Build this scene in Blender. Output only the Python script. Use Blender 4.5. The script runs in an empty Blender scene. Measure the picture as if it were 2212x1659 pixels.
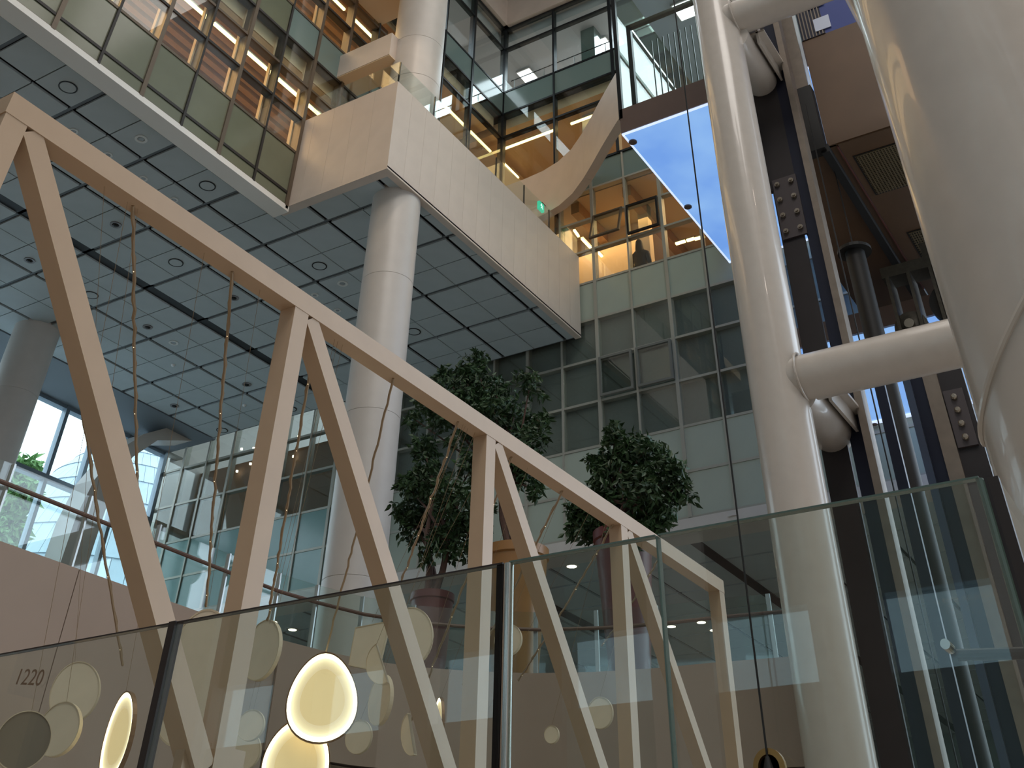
import bpy, bmesh, math, random
from mathutils import Vector, Matrix
random.seed(7)
S = 1.4            # one drawing unit in metres
D = bpy.data
C = bpy.context.scene
COL = C.collection

# ------------------------------------------------------------------ camera
RC = ((0.5259064, -0.8503520, 0.0179985), (0.5765299, 0.3408415, -0.7425903), (0.6253285, 0.4009097, 0.6695041))
FPX, CXP, CYP = 2210.0, 1106.0, 184.5
cam = D.objects.new('camera', D.cameras.new('camera'))
COL.objects.link(cam)
cam.data.sensor_width = 36.0
cam.data.lens = FPX / 2212 * 36
cam.data.shift_y = -(829.5 - CYP) / 2212
cam.data.clip_start, cam.data.clip_end = 0.05, 400
m = Matrix.Identity(4)
for i in range(3):
    m[i][0], m[i][1], m[i][2] = RC[0][i], -RC[1][i], -RC[2][i]
cam.matrix_world = m
C.camera = cam

# ------------------------------------------------------------------ world, light, exposure
w = D.worlds.new('sky'); C.world = w; w.use_nodes = True
bg = w.node_tree.nodes['Background']
bg.inputs[0].default_value = (0.72, 0.86, 1.0, 1)
bg.inputs[1].default_value = 4.0
C.view_settings.view_transform = 'Standard'
C.view_settings.look = 'None'
C.view_settings.exposure = 0.0
C.view_settings.gamma = 1.0
C.view_settings.use_curve_mapping = False


def lamp(name, kind, loc, energy, color, size=1.0, size_y=None, target=None, spot=None, blend=0.3):
    d = D.lights.new(name, kind); d.energy = energy; d.color = color
    if kind == 'AREA':
        d.shape = 'RECTANGLE' if size_y else 'SQUARE'
        d.size = size * S
        if size_y: d.size_y = size_y * S
    else:
        d.shadow_soft_size = size * S
    if kind == 'SPOT':
        d.spot_size = spot; d.spot_blend = blend
    o = D.objects.new(name, d); COL.objects.link(o)
    o.location = Vector(loc) * S
    t = Vector(target) - Vector(loc) if target else Vector((0, 0, -1))
    o.rotation_euler = t.to_track_quat('-Z', 'Y').to_euler()
    return o


WARM, WHITE, COOL, DAY = (1.0, 0.60, 0.28), (1.0, 0.86, 0.70), (0.80, 0.90, 1.0), (0.70, 0.85, 1.0)
lamp('atrium_fill', 'AREA', (6.5, -.5, 22.4), 1750, (1.0, 0.93, 0.86), 13, 9)  # unseen area lamp added under the closed roof to light the atrium
lamp('hall_fill', 'AREA', (-4, -4, 21), 3200, (1.0, 0.94, 0.88), 8, 8)  # unseen area lamp added behind the camera to brighten facing surfaces
lamp('gallery_spot', 'SPOT', (4.5, 4.5, 19.5), 1500, (1.0, 0.80, 0.62), .12, target=(10.0, 9.9, 11), spot=.5)
lamp('gallery_spot', 'SPOT', (7.5, 2.0, 19.5), 150, (1.0, 0.80, 0.62), .12, target=(13.5, 8.7, 11), spot=.9)
lamp('truss_spot', 'SPOT', (1.0, -7.0, 15.0), 260, (1.0, 0.84, 0.70), .2, target=(4, 3.5, 1.8), spot=.9)
lamp('pipe_spot', 'SPOT', (-2.0, -5.0, 13.0), 220, (1.0, 0.88, 0.76), .2, target=(9, 2, 3.5), spot=.9)

# ------------------------------------------------------------------ helpers
def lin(c):
    return tuple(((x / 255) / 12.92 if x / 255 <= .04045 else ((x / 255 + .055) / 1.055) ** 2.4) for x in c)


MATS = {}
def mat(name, rgb, rough=.6, metal=0.0, noise=0.0, scale=8.0, bump=0.0, coat=0.0, emit=None, strength=0.0, spec=.5):
    if name in MATS: return MATS[name]
    m = D.materials.new(name); m.use_nodes = True
    nt = m.node_tree; b = nt.nodes['Principled BSDF']
    c = lin(rgb) + (1,)
    b.inputs['Base Color'].default_value = c
    b.inputs['Roughness'].default_value = rough
    b.inputs['Metallic'].default_value = metal
    b.inputs['Coat Weight'].default_value = coat
    b.inputs['Specular IOR Level'].default_value = spec
    if emit:
        b.inputs['Emission Color'].default_value = lin(emit) + (1,)
        b.inputs['Emission Strength'].default_value = strength
    if noise or bump:
        tc = nt.nodes.new('ShaderNodeTexCoord'); n = nt.nodes.new('ShaderNodeTexNoise')
        n.inputs['Scale'].default_value = scale; n.inputs['Detail'].default_value = 4
        nt.links.new(tc.outputs['Object'], n.inputs['Vector'])
        if noise:
            r = nt.nodes.new('ShaderNodeValToRGB')
            r.color_ramp.elements[0].position = .3; r.color_ramp.elements[1].position = .7
            r.color_ramp.elements[0].color = tuple(x * (1 - noise) for x in c[:3]) + (1,)
            r.color_ramp.elements[1].color = tuple(min(1, x * (1 + noise)) for x in c[:3]) + (1,)
            nt.links.new(n.outputs['Fac'], r.inputs[0]); nt.links.new(r.outputs[0], b.inputs['Base Color'])
        if bump:
            bm = nt.nodes.new('ShaderNodeBump'); bm.inputs['Strength'].default_value = bump; bm.inputs['Distance'].default_value = .01
            nt.links.new(n.outputs['Fac'], bm.inputs['Height']); nt.links.new(bm.outputs[0], b.inputs['Normal'])
    MATS[name] = m
    return m


def glass(name, tint, refl=1.0, ior=1.5, rough=0.0):
    if name in MATS: return MATS[name]
    m = D.materials.new(name); m.use_nodes = True
    nt = m.node_tree; nt.nodes.clear()
    out = nt.nodes.new('ShaderNodeOutputMaterial'); mx = nt.nodes.new('ShaderNodeMixShader')
    t = nt.nodes.new('ShaderNodeBsdfTransparent'); g = nt.nodes.new('ShaderNodeBsdfGlossy'); fr = nt.nodes.new('ShaderNodeFresnel')
    t.inputs[0].default_value = tuple(tint) + (1,); g.inputs['Roughness'].default_value = rough
    g.inputs[0].default_value = (refl, refl, refl, 1)
    geo = nt.nodes.new('ShaderNodeNewGeometry'); ma = nt.nodes.new('ShaderNodeMath'); ma.operation = 'MULTIPLY_ADD'
    ma.inputs[1].default_value = 1 / ior - ior; ma.inputs[2].default_value = ior
    nt.links.new(geo.outputs['Backfacing'], ma.inputs[0]); nt.links.new(ma.outputs[0], fr.inputs[0])
    nt.links.new(fr.outputs[0], mx.inputs[0]); nt.links.new(t.outputs[0], mx.inputs[1]); nt.links.new(g.outputs[0], mx.inputs[2])
    nt.links.new(mx.outputs[0], out.inputs[0])
    MATS[name] = m
    return m


class MB:
    def __init__(s): s.v = []; s.f = []
    def add(s, vs, fs):
        k = len(s.v); s.v += [tuple(p) for p in vs]; s.f += [tuple(i + k for i in q) for q in fs]; return s
    def box(s, x0, x1, y0, y1, z0, z1):
        return s.add([(x0, y0, z0), (x1, y0, z0), (x1, y1, z0), (x0, y1, z0), (x0, y0, z1), (x1, y0, z1), (x1, y1, z1), (x0, y1, z1)],
                     [(0, 3, 2, 1), (4, 5, 6, 7), (0, 1, 5, 4), (1, 2, 6, 5), (2, 3, 7, 6), (3, 0, 4, 7)])
    def beam(s, p, q, w, h=None, up=(0, 0, 1)):
        h = h or w; p, q = Vector(p), Vector(q); d = (q - p).normalized(); up = Vector(up)
        if abs(d.dot(up)) > .98: up = Vector((1, 0, 0))
        a = d.cross(up).normalized(); b = a.cross(d).normalized()
        vs = [r + a * i * w / 2 + b * j * h / 2 for r in (p, q) for i, j in ((-1, -1), (1, -1), (1, 1), (-1, 1))]
        return s.add(vs, [(0, 1, 2, 3), (7, 6, 5, 4), (0, 4, 5, 1), (1, 5, 6, 2), (2, 6, 7, 3), (3, 7, 4, 0)])
    def tube(s, pts, r, n=12, cap=True):
        pts = [Vector(p) for p in pts]; rs = r if isinstance(r, (list, tuple)) else [r] * len(pts)
        vs = []; fs = []; prev = None
        for i, p in enumerate(pts):
            d = (pts[min(i + 1, len(pts) - 1)] - pts[max(i - 1, 0)]).normalized()
            if prev is None:
                a = d.cross(Vector((0, 0, 1)) if abs(d.z) < .95 else Vector((1, 0, 0))).normalized()
            else:
                a = (prev - d * prev.dot(d)).normalized()
            prev = a; b = d.cross(a)
            vs += [p + (a * math.cos(t) + b * math.sin(t)) * rs[i] for t in [2 * math.pi * k / n for k in range(n)]]
        for i in range(len(pts) - 1):
            for k in range(n):
                fs.append((i * n + k, i * n + (k + 1) % n, (i + 1) * n + (k + 1) % n, (i + 1) * n + k))
        if cap:
            fs.append(tuple(range(n - 1, -1, -1))); fs.append(tuple((len(pts) - 1) * n + k for k in range(n)))
        return s.add(vs, fs)
    def lathe(s, c, prof, n=24, axis=(0, 0, 1)):
        """prof: (radius, height) from bottom to top along axis, centred on c"""
        c = Vector(c); ax = Vector(axis).normalized(); a = ax.orthogonal().normalized(); b = ax.cross(a)
        vs = []; fs = []
        for r, h in prof:
            vs += [c + ax * h + (a * math.cos(2 * math.pi * k / n) + b * math.sin(2 * math.pi * k / n)) * r for k in range(n)]
        for i in range(len(prof) - 1):
            for k in range(n):
                fs.append((i * n + k, i * n + (k + 1) % n, (i + 1) * n + (k + 1) % n, (i + 1) * n + k))
        if prof[0][0] > 1e-4: fs.append(tuple(range(n - 1, -1, -1)))
        if prof[-1][0] > 1e-4: fs.append(tuple((len(prof) - 1) * n + k for k in range(n)))
        return s.add(vs, fs)
    def strip(s, pts, z0, z1, t):
        """a wall that follows plan points, thickness t to the left of travel"""
        n = len(pts); off = []
        for i in range(n):
            d = Vector(pts[min(i + 1, n - 1)]) - Vector(pts[max(i - 1, 0)]); d = d.normalized()
            off.append((pts[i][0] - d.y * t, pts[i][1] + d.x * t))
        vs = []
        for p, q in zip(pts, off): vs += [(p[0], p[1], z0), (q[0], q[1], z0), (q[0], q[1], z1), (p[0], p[1], z1)]
        fs = []
        for i in range(n - 1):
            a, b = i * 4, i * 4 + 4
            for k in range(4): fs.append((a + k, a + (k + 1) % 4, b + (k + 1) % 4, b + k))
        fs += [(3, 2, 1, 0), tuple((n - 1) * 4 + k for k in range(4))]
        return s.add(vs, fs)


WL = {}
def put(name, mb, m, parent=None, org=None, smooth=False, **props):
    xs, ys, zs = zip(*mb.v)
    if org is None:
        org = ((min(xs) + max(xs)) / 2, (min(ys) + max(ys)) / 2, min(zs) if parent is None else (min(zs) + max(zs)) / 2)
    me = D.meshes.new(name)
    me.from_pydata([((x - org[0]) * S, (y - org[1]) * S, (z - org[2]) * S) for x, y, z in mb.v], [], mb.f)
    bm = bmesh.new(); bm.from_mesh(me); bmesh.ops.recalc_face_normals(bm, faces=bm.faces); bm.to_mesh(me); bm.free()
    if smooth:
        for p in me.polygons: p.use_smooth = True
        if hasattr(me, 'set_sharp_from_angle'): me.set_sharp_from_angle(angle=math.radians(40))
    me.materials.append(m)
    return link(name, me, org, parent, **props)


def link(name, me, org, parent=None, **props):
    o = D.objects.new(name, me); COL.objects.link(o)
    base = WL[parent.name] if parent else (0, 0, 0)
    if parent: o.parent = parent
    o.location = [(org[i] - base[i]) * S for i in range(3)]
    WL[o.name] = tuple(org)
    for k, v in props.items(): o[k] = v
    return o


def thing(name, loc, label, category, group=None, kind=None):
    o = link(name, None, loc); o['label'] = label; o['category'] = category
    if group: o['group'] = group
    if kind: o['kind'] = kind
    return o


def at(px, py, axis, val):
    """the point where the sight line of a photograph pixel meets the plane axis = val"""
    d = [(px - CXP) / FPX, (py - CYP) / FPX, 1.0]
    r = [sum(RC[k][i] * d[k] for k in range(3)) for i in range(3)]
    return Vector(r) * (val / r[axis])


PC = {}
def panel(name, m, parent, dims, loc, **props):
    """a thin box piece that shares its mesh with all pieces of the same size and material"""
    key = (tuple(round(d, 3) for d in dims), m.name)
    if key not in PC:
        a, b, c = [d / 2 * S for d in dims]
        mb = MB().box(-a, a, -b, b, -c, c)
        me = D.meshes.new(name); me.from_pydata(mb.v, [], mb.f); me.materials.append(m); PC[key] = me
    return link(name, PC[key], loc, parent, **props)


# ------------------------------------------------------------------ materials
white_paint = mat('white_paint', (194, 188, 182), .42, noise=.03, scale=3, bump=.05)
white_steel = mat('white_steel', (192, 185, 178), .26, noise=.03, scale=6, bump=.04, coat=.25)
fascia_m = mat('fascia_panel', (204, 190, 178), .5, noise=.04, scale=2)
seam_m = mat('seam', (70, 64, 58), .8)
ceil_panel = mat('ceiling_panel', (174, 184, 187), .65, noise=.03, scale=2)
ceil_void = mat('ceiling_void', (26, 28, 32), .8)
ceil_bar = mat('ceiling_bar', (86, 92, 96), .5)
slot_m = mat('slot_black', (8, 9, 14), .6)
lip_m = mat('grey_lip', (226, 224, 218), .5)
mull_grey = mat('mullion_grey', (164, 161, 150), .4, metal=.2)
mull_brown = mat('mullion_bronze', (96, 84, 70), .4, metal=.3)
mull_dark = mat('mullion_dark', (26, 30, 34), .4, metal=.3)
frost = mat('frosted_glass', (164, 172, 160), .22, noise=.02, scale=1.5)
frost_teal = mat('frosted_teal', (120, 150, 148), .16, noise=.02, scale=1.5)
green_pane = mat('green_spandrel', (106, 110, 90), .14, noise=.05, scale=1.2)
teal_pane = mat('teal_spandrel', (112, 130, 126), .12)
blind_m = mat('grey_blind', (118, 118, 114), .7, noise=.05, scale=20)
clear = glass('clear_pane', (.90, .94, .92))
tinted = glass('tinted_pane', (.78, .83, .80), ior=1.5)
rail_glass = glass('rail_glass', (.91, .955, .94), ior=1.5)
screen_glass = glass('screen_glass', (.87, .915, .895), ior=1.58)
glass_edge = mat('glass_edge', (84, 104, 98), .2)
dark_edge = mat('dark_edge', (38, 28, 26), .5)
chrome = mat('chrome', (190, 190, 185), .15, metal=1.0)
steel_post = mat('satin_steel', (190, 195, 195), .3, metal=.8)
truss_m = mat('truss_paint', (184, 158, 132), .45, noise=.03, scale=5, bump=.05)
parapet_m = mat('parapet_plaster', (152, 134, 120), .6, noise=.03, scale=2)
room_wall = mat('room_wall', (224, 200, 168), .7)
room_floor = mat('room_floor', (120, 104, 88), .6)
slat_m = mat('timber_slat', (176, 136, 98), .5, noise=.08, scale=10)
cool_ceiling = mat('cool_ceiling', (196, 200, 208), .7)
warm_led = mat('warm_led', (255, 230, 190), .5, emit=(255, 214, 140), strength=5.0)
cool_led = mat('cool_led', (255, 255, 255), .5, emit=(240, 246, 255), strength=5.0)
spot_led = mat('spot_led', (255, 250, 240), .5, emit=(255, 236, 205), strength=9.0)
brown_metal = mat('brown_metal', (98, 82, 76), .4, noise=.04, scale=3)
copper = mat('copper_sheet', (90, 68, 49), .45, metal=.1, noise=.10, scale=1.3)
rail_dark = mat('rail_dark', (40, 36, 38), .5, metal=.3, noise=.1, scale=3)
rail_blue = mat('rail_blue_black', (22, 26, 44), .4, metal=.4)
rail_grey = mat('rail_grey', (120, 110, 100), .45, metal=.4, noise=.1, scale=6)
machine_m = mat('machine_grey', (66, 62, 54), .5, metal=.5, noise=.2, scale=14)
black_m = mat('black_rubber', (12, 12, 13), .6)
bolt_m = mat('bolt', (150, 142, 130), .35, metal=.8)
leaf_a = mat('leaf_green', (46, 72, 40), .5, noise=.35, scale=3)
bark = mat('bark', (84, 62, 54), .8, noise=.2, scale=20)
pot_tan = mat('pot_tan', (150, 108, 62), .35, noise=.06, scale=3)
pot_maroon = mat('pot_maroon', (96, 44, 44), .45, noise=.06, scale=3)
soil = mat('soil', (50, 40, 32), .9, noise=.3, scale=20)
cream = mat('cream_fabric', (222, 208, 186), .7, noise=.03, scale=10)
egg_face = mat('egg_diffuser', (236, 212, 160), .8, emit=(218, 192, 142), strength=.85)
egg_led = mat('egg_led', (255, 250, 240), .6, emit=(255, 240, 205), strength=4.0)
egg_rim = mat('egg_rim', (128, 96, 66), .4, metal=.4)
cord_m = mat('cord', (150, 128, 100), .6)
bulb_m = mat('fairy_bulb', (255, 240, 210), .4, emit=(255, 226, 180), strength=2.0)

# sky-blue soffit: sky seen through a glass floor, put in as mottled emission
sky_panel = D.materials.new('sky_glow_soffit'); sky_panel.use_nodes = True
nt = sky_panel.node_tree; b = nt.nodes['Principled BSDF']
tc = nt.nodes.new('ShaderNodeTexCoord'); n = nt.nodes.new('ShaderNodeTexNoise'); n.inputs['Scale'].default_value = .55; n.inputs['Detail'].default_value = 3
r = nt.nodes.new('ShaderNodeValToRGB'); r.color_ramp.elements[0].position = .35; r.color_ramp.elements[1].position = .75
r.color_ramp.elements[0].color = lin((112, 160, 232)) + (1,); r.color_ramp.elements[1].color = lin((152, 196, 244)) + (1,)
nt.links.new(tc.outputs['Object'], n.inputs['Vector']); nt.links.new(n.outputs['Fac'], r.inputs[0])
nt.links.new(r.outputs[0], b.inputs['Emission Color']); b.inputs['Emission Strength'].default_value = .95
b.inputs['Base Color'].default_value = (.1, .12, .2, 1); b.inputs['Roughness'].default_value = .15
edge_glow = mat('soffit_edge_bloom', (220, 230, 255), .4, emit=(205, 222, 255), strength=1.0)  # bloom along the soffit edges, put in as emission

# ------------------------------------------------------------------ setting: enclosure of the hall
XF, ZC, YB = 16.5, 10.0, 10.84
def struct(name, mb, m, label, category, **k):
    return put(name, mb, m, kind='structure', label=label, category=category, **k)

struct('floor', MB().box(-16, 36.3, -14, 22, -1.4, -1.15), mat('stone_floor', (168, 156, 142), .35, noise=.06, scale=1), 'pale stone floor of the entrance hall', 'floor')
struct('ceiling_hall', MB().box(-16, 24, -14, 22, 23.2, 23.5), white_paint, 'plain white roof slab high over the atrium', 'ceiling')
struct('wall_right', MB().box(-16, 17, -14.3, -14, -1.4, 23.5), white_paint, 'plain pale side wall opposite the tall window', 'wall')
# rear wall with tall window openings and piers, mirrored in the glass screen
rear = thing('wall_rear', (-14, 3, -1.15), 'rear wall of pale piers and tall windows', 'wall', kind='structure')
ys = [-12, -9.2, -6.4, -3.6, -.8, 2.0, 4.8, 7.6, 10.4, 13.2, 16.0, 18.8, 21.6]
for i, y in enumerate(ys):
    put('pier', MB().box(-14.6, -14, y - .55, y + .55, -1.15, 23.2), white_paint if i % 2 else brown_metal, rear)
    if i < len(ys) - 1:
        for z in (-1.15, 1.9, 4.9, 7.9, 10.9, 13.9, 16.9, 19.9):
            put('spandrel', MB().box(-14.5, -14.15, y + .55, ys[i + 1] - .55, z, z + 1.9), teal_pane if i % 3 else brown_metal, rear)
        put('pane', MB().box(-14.35, -14.32, y + .55, ys[i + 1] - .55, -1.15, 23.2), glass('rear_pane', (.46, .52, .52)), rear)

# ------------------------------------------------------------------ curtain walls
def curtain(root, plane, val, us, zs, cell, mm, mw=.05, md=.12, front=.035, alt=None, skip=lambda u, z: False):
    """frame and panes of a curtain wall; plane 'x' or 'y'; depth grows into the building"""
    def bx(u0, u1, d0, d1, z0, z1):
        return MB().box(val + d0, val + d1, u0, u1, z0, z1) if plane == 'x' else MB().box(u0, u1, val + d0, val + d1, z0, z1)
    def pan(nm, m, u, z, wu, hz, t, d):
        if plane == 'x': panel(nm, m, root, (t, wu, hz), (val + d, u, z))
        else: panel(nm, m, root, (wu, t, hz), (u, val + d, z))
    for k, u in enumerate(us):
        zz = [z for i, z in enumerate(zs[:-1]) if not (skip(u - .1, z + .1) and skip(u + .1, z + .1))]
        if not zz: continue
        wide = mw * (1.35 if k % 2 == 0 else .8)
        put('mullion', bx(u - wide / 2, u + wide / 2, -front, md, zz[0], zs[zs.index(zz[-1]) + 1]), alt if alt and k % 2 else mm, root)
    lo, hi = min(us), max(us)
    for j, z in enumerate(zs):
        uu = sorted(us); run = None
        for a, b in zip(uu[:-1], uu[1:]):
            ok = not (skip((a + b) / 2, z + .05) and skip((a + b) / 2, z - .05))
            if ok: run = [run[0], b] if run else [a, b]
            if (not ok or b == uu[-1]) and run:
                put('transom', bx(run[0], run[1], -front * .6, md * .9, z - mw * .45, z + mw * .45), alt if alt and j % 2 else mm, root); run = None
    us2 = sorted(us)
    for i in range(len(us2) - 1):
        for j in range(len(zs) - 1):
            u, z = (us2[i] + us2[i + 1]) / 2, (zs[j] + zs[j + 1]) / 2
            if skip(u, z): continue
            t = cell(i, j, u, z)
            if not t: continue
            wu, hz = us2[i + 1] - us2[i] - mw * .8, zs[j + 1] - zs[j] - mw * .7
            if t == 'blind':
                pan('pane', clear, u, z, wu, hz, .012, .0)
                pan('blind', blind_m, u, z, wu, hz, .02, md)
            elif t == 'glass': pan('pane', clear, u, z, wu, hz, .012, .0)
            elif t == 'tint': pan('pane', tinted, u, z, wu, hz, .012, .0)
            else: pan('panel', MATS[t], u, z, wu, hz, .03, .01)

# back wall: seen across the whole middle of the picture
wall_back = thing('wall_back', (XF, 10, 6.1), 'tall back curtain wall of pale panels and grey blinds in a square grid', 'curtain wall', kind='structure')
ysF = [9.22 + .806 * k for k in range(-9, 15)]
zsF = [6.16, 6.93, 7.73, 8.60, 9.47, 10.35, 11.22, 12.0, 12.79, 13.58, 14.3]
def cellF(i, j, u, z):
    if j in (0, 1): return 'frosted_teal' if u > 13 else 'frosted_glass'
    if j in (2, 3, 4):
        if u > 14: return 'tint'
        return 'blind'
    if j == 5: return 'frosted_glass'
    if j == 9: return 'teal_spandrel'
    return 'glass'
openwin = lambda u, z: (z > 10.35 and u > 9.3) or (z > 10.1 and u > 8.8 and False)
curtain(wall_back, 'x', XF, ysF, zsF, cellF, mull_grey, skip=openwin)
put('edge_band', MB().box(XF - .08, XF + .5, 1.97, 20.6, 5.92, 6.13), white_paint, wall_back)
# shaded room behind the tinted panes at the far left of the back wall
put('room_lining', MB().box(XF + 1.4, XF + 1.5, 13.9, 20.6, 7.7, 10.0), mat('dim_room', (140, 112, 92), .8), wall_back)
for k in range(7):
    p = [(522, 970), (548, 968), (541, 1002), (512, 1018), (597, 996), (634, 986), (645, 943)][k]
    q = at(p[0], p[1], 0, XF + 1.3)
    put('room_lamp', MB().lathe((q.x, q.y, q.z), [(.03, -.02), (.03, .02)], 10), spot_led, wall_back)
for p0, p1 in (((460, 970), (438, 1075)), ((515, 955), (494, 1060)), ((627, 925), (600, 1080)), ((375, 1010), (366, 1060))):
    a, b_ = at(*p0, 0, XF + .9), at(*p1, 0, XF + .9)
    put('warm_streak', MB().tube([a, (a.x, a.y, b_.z)], .02, 6), mat('streak_glow', (255, 200, 130), .5, emit=(240, 180, 110), strength=.9), wall_back)  # glowing tubes added to draw warm vertical streaks in the panes
# casement sashes: one pushed open, one closed with a dark frame
def sash(name, y0, y1, z0, z1, tilt, label):
    s = thing(name, (XF - .04, (y0 + y1) / 2, z1), label, 'window')
    ca, sa = math.cos(tilt), math.sin(tilt)
    def tr(y, h, d): return (XF - .05 - h * sa - d * ca, y, z1 - h * ca + d * sa)
    H = z1 - z0
    def bar(ya, yb, ha, hb, d0, d1):
        c = [tr(y, h, d) for d in (d0, d1) for y, h in ((ya, ha), (yb, ha), (yb, hb), (ya, hb))]
        return MB().add(c, [(0, 3, 2, 1), (4, 5, 6, 7), (0, 1, 5, 4), (1, 2, 6, 5), (2, 3, 7, 6), (3, 0, 4, 7)])
    t = .045
    for a in ((y0, y1, 0, t), (y0, y1, H - t, H), (y0, y0 + t, t, H - t), (y1 - t, y1, t, H - t)):
        put('sash_rail', bar(*a, 0, .05), mull_brown if tilt else (mull_dark if z0 > 11 else mat('sash_grey', (110, 110, 104), .4)), s)
    put('pane', bar(y0 + t, y1 - t, t, H - t, .02, .03), clear, s)
    return s
sash('casement_window', 7.66, 8.37, 12.03, 12.76, math.radians(17), 'top-hung window pushed open, tilting out of the warm lit row')
sash('casement_window', 6.84, 7.57, 12.03, 12.76, 0, 'closed dark-framed window just beside the tilted open one')
for (y0, y1) in ((7.66, 8.37), (6.84, 7.57)):
    sash('casement_window', y0, y1, 8.64, 9.44, 0, 'dark-framed closed sash in the grey blind rows, ' + ('nearer the white gallery' if y0 > 7 else 'under the second pale panel'))

# upper atrium walls above the gallery
wall_upper = thing('wall_upper_back', (XF, 6.5, 14.3), 'upper back glass wall with dark mullions, cool offices over warm offices', 'curtain wall', kind='structure')
zsU = [14.3, 16.0, 16.75, 17.49, 19.04, 19.78]
def cellU(i, j, u, z): return 'teal_spandrel' if j == 2 else 'glass'
curtain(wall_upper, 'x', XF - .02, [10.83, 9.32, 7.68, 6.1, 4.5, 2.9], zsU, cellU, mull_dark, mw=.06)
wall_upper_low = thing('wall_gallery_back', (XF, 10, 11.3), 'warm glass wall at the end of the white gallery', 'curtain wall', kind='structure')
curtain(wall_upper_low, 'x', XF - .02, [10.83, 9.32], [11.3, 13.6, 14.3], lambda i, j, u, z: 'glass', mull_dark, mw=.05)
wall_side = thing('wall_upper_left', (14.4, YB, 11.3), 'upper side glass wall with dark mullions meeting the back glass in a corner', 'curtain wall', kind='structure')
curtain(wall_side, 'y', YB - .02, [12.4, 13.85, 15.03, 16.48], [11.3, 13.4, 14.1, 16.0, 16.75, 17.49, 19.04, 19.78], lambda i, j, u, z: 'teal_spandrel' if j in (1, 4) else 'glass', mull_dark, mw=.055)
trim = struct('trim_1', MB().box(XF - .14, XF + .3, 1.5, 10.84, 19.82, 20.8).box(8, XF + .3, YB - .14, YB + .3, 19.82, 20.8), fascia_m, 'broad white edge of the topmost floor', 'floor edge')
struct('wall_top', MB().box(XF, XF + .2, 1.5, 11, 20.8, 23.2).box(8, XF, YB, YB + .2, 20.8, 23.2), teal_pane, 'dark glazed wall above the topmost white floor edge', 'wall')

# hanging glass block
block = thing('wall_block', (7, YB, 9.9), 'hanging glass block with bronze mullions, green lower panels and warm timber rooms', 'curtain wall', kind='structure')
usB = [9.93 - .812 * k for k in range(0, 10)] + [10.74, 11.55, 12.36]
zsB = [9.95, 10.21, 11.08, 11.84, 12.6, 13.33, 14.1, 14.85, 15.6, 16.4, 17.2]
def cellB(i, j, u, z):
    if j in (0, 1): return 'green_spandrel'
    if j == 5: return 'teal_spandrel' if u > 9.2 else 'green_spandrel'
    if j == 9: return 'green_spandrel'
    return 'glass'
curtain(block, 'y', YB, usB, zsB, cellB, mull_brown, mw=.055, md=.16, alt=mat('mullion_black', (30, 26, 22), .5), skip=lambda u, z: u > 9.93 and z < 11.84)
put('end_post', MB().box(9.91, 9.97, YB - .03, YB + .05, 9.9, 11.84), mull_brown, block)
put('sill_lip', MB().box(2.5, 10.0, YB - .03, 11.14, 9.86, 9.96), lip_m, block)
# small wooden reveal boards inside the lit windows
for k, u in enumerate(usB[:9]):
    for z0, z1 in ((11.1, 13.3), (14.12, 16.3)):
        put('reveal_board', MB().box(u - .06, u - .03, YB + .16, YB + .23, z0, z1), room_wall, block)

# rooms behind the glass: floor slabs, walls, timber ceilings, linear lamps
def room(name, label, x0, x1, y0, y1, z0, z1, fm, wm, cm, back, slat=None):
    r_ = thing(name, ((x0 + x1) / 2, (y0 + y1) / 2, z0), label, 'room', kind='structure')
    put('room_floor', MB().box(x0, x1, y0, y1, z0 - .3, z0), fm, r_)
    put('room_ceiling', MB().box(x0, x1, y0, y1, z1, z1 + .3), cm, r_)
    if 'x' in back: put('room_wall', MB().box(x1 - .1, x1, y0, y1, z0, z1), wm, r_)
    if 'y' in back: put('room_wall', MB().box(x0, x1, y1 - .1, y1, z0, z1), wm, r_)
    return r_
r1 = room('floor_block', 'warm timber room inside the lower storey of the glass block', .5, 16.4, YB + .2, 14.6, 10.55, 13.05, room_floor, room_wall, room_wall, 'y')
for k in range(14):
    put('slat', MB().box(1.5, 12.3, 11.02 + .22 * k, 11.14 + .22 * k, 12.86, 13.0), slat_m, r1)
r2 = room('floor_block_upper', 'warm timber room inside the upper storey of the glass block', .5, 16.4, YB + .2, 14.6, 14.0, 16.4, room_floor, room_wall, room_wall, 'y')
for k in range(14):
    put('slat', MB().box(5, 12.3, 11.02 + .22 * k, 11.14 + .22 * k, 16.2, 16.34), slat_m, r2)
r3 = room('floor_office', 'warm lit office behind the row of clear windows', XF + .2, 21, 1.5, 10.8, 11.12, 13.6, room_floor, room_wall, room_wall, 'x')
put('partition', MB().box(18.2, 18.3, 8.0, 10.7, 11.12, 13.6), room_wall, r3)
put('partition', MB().box(19.4, 19.5, 2.0, 7.75, 11.12, 12.6), mat('office_dark', (54, 44, 40), .6), r3)
for y in (7.72, 6.0, 4.6):
    put('room_column', MB().box(17.6, 17.8, y - .12, y + .12, 11.12, 13.6), room_wall, r3)
for k in range(6):
    put('ceiling_beam', MB().box(16.8, 21, 2.4 + 1.3 * k, 2.6 + 1.3 * k, 13.3, 13.58), slat_m, r3)
r4 = room('floor_office_upper', 'warm lit office in the glass corner above the gallery', XF + .2, 21.5, 1.5, 15, 14.3, 16.45, room_floor, room_wall, room_wall, 'x')
for k in range(7):
    put('ceiling_pipe', MB().tube([(18.0, 2 + 1.9 * k, 16.3), (21.4, 2 + 1.9 * k, 16.3)], .06, 8), room_wall, r4)
put('room_wall', MB().box(9.9, 21.5, 14.9, 15, 14.0, 20), room_wall, r4)
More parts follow.
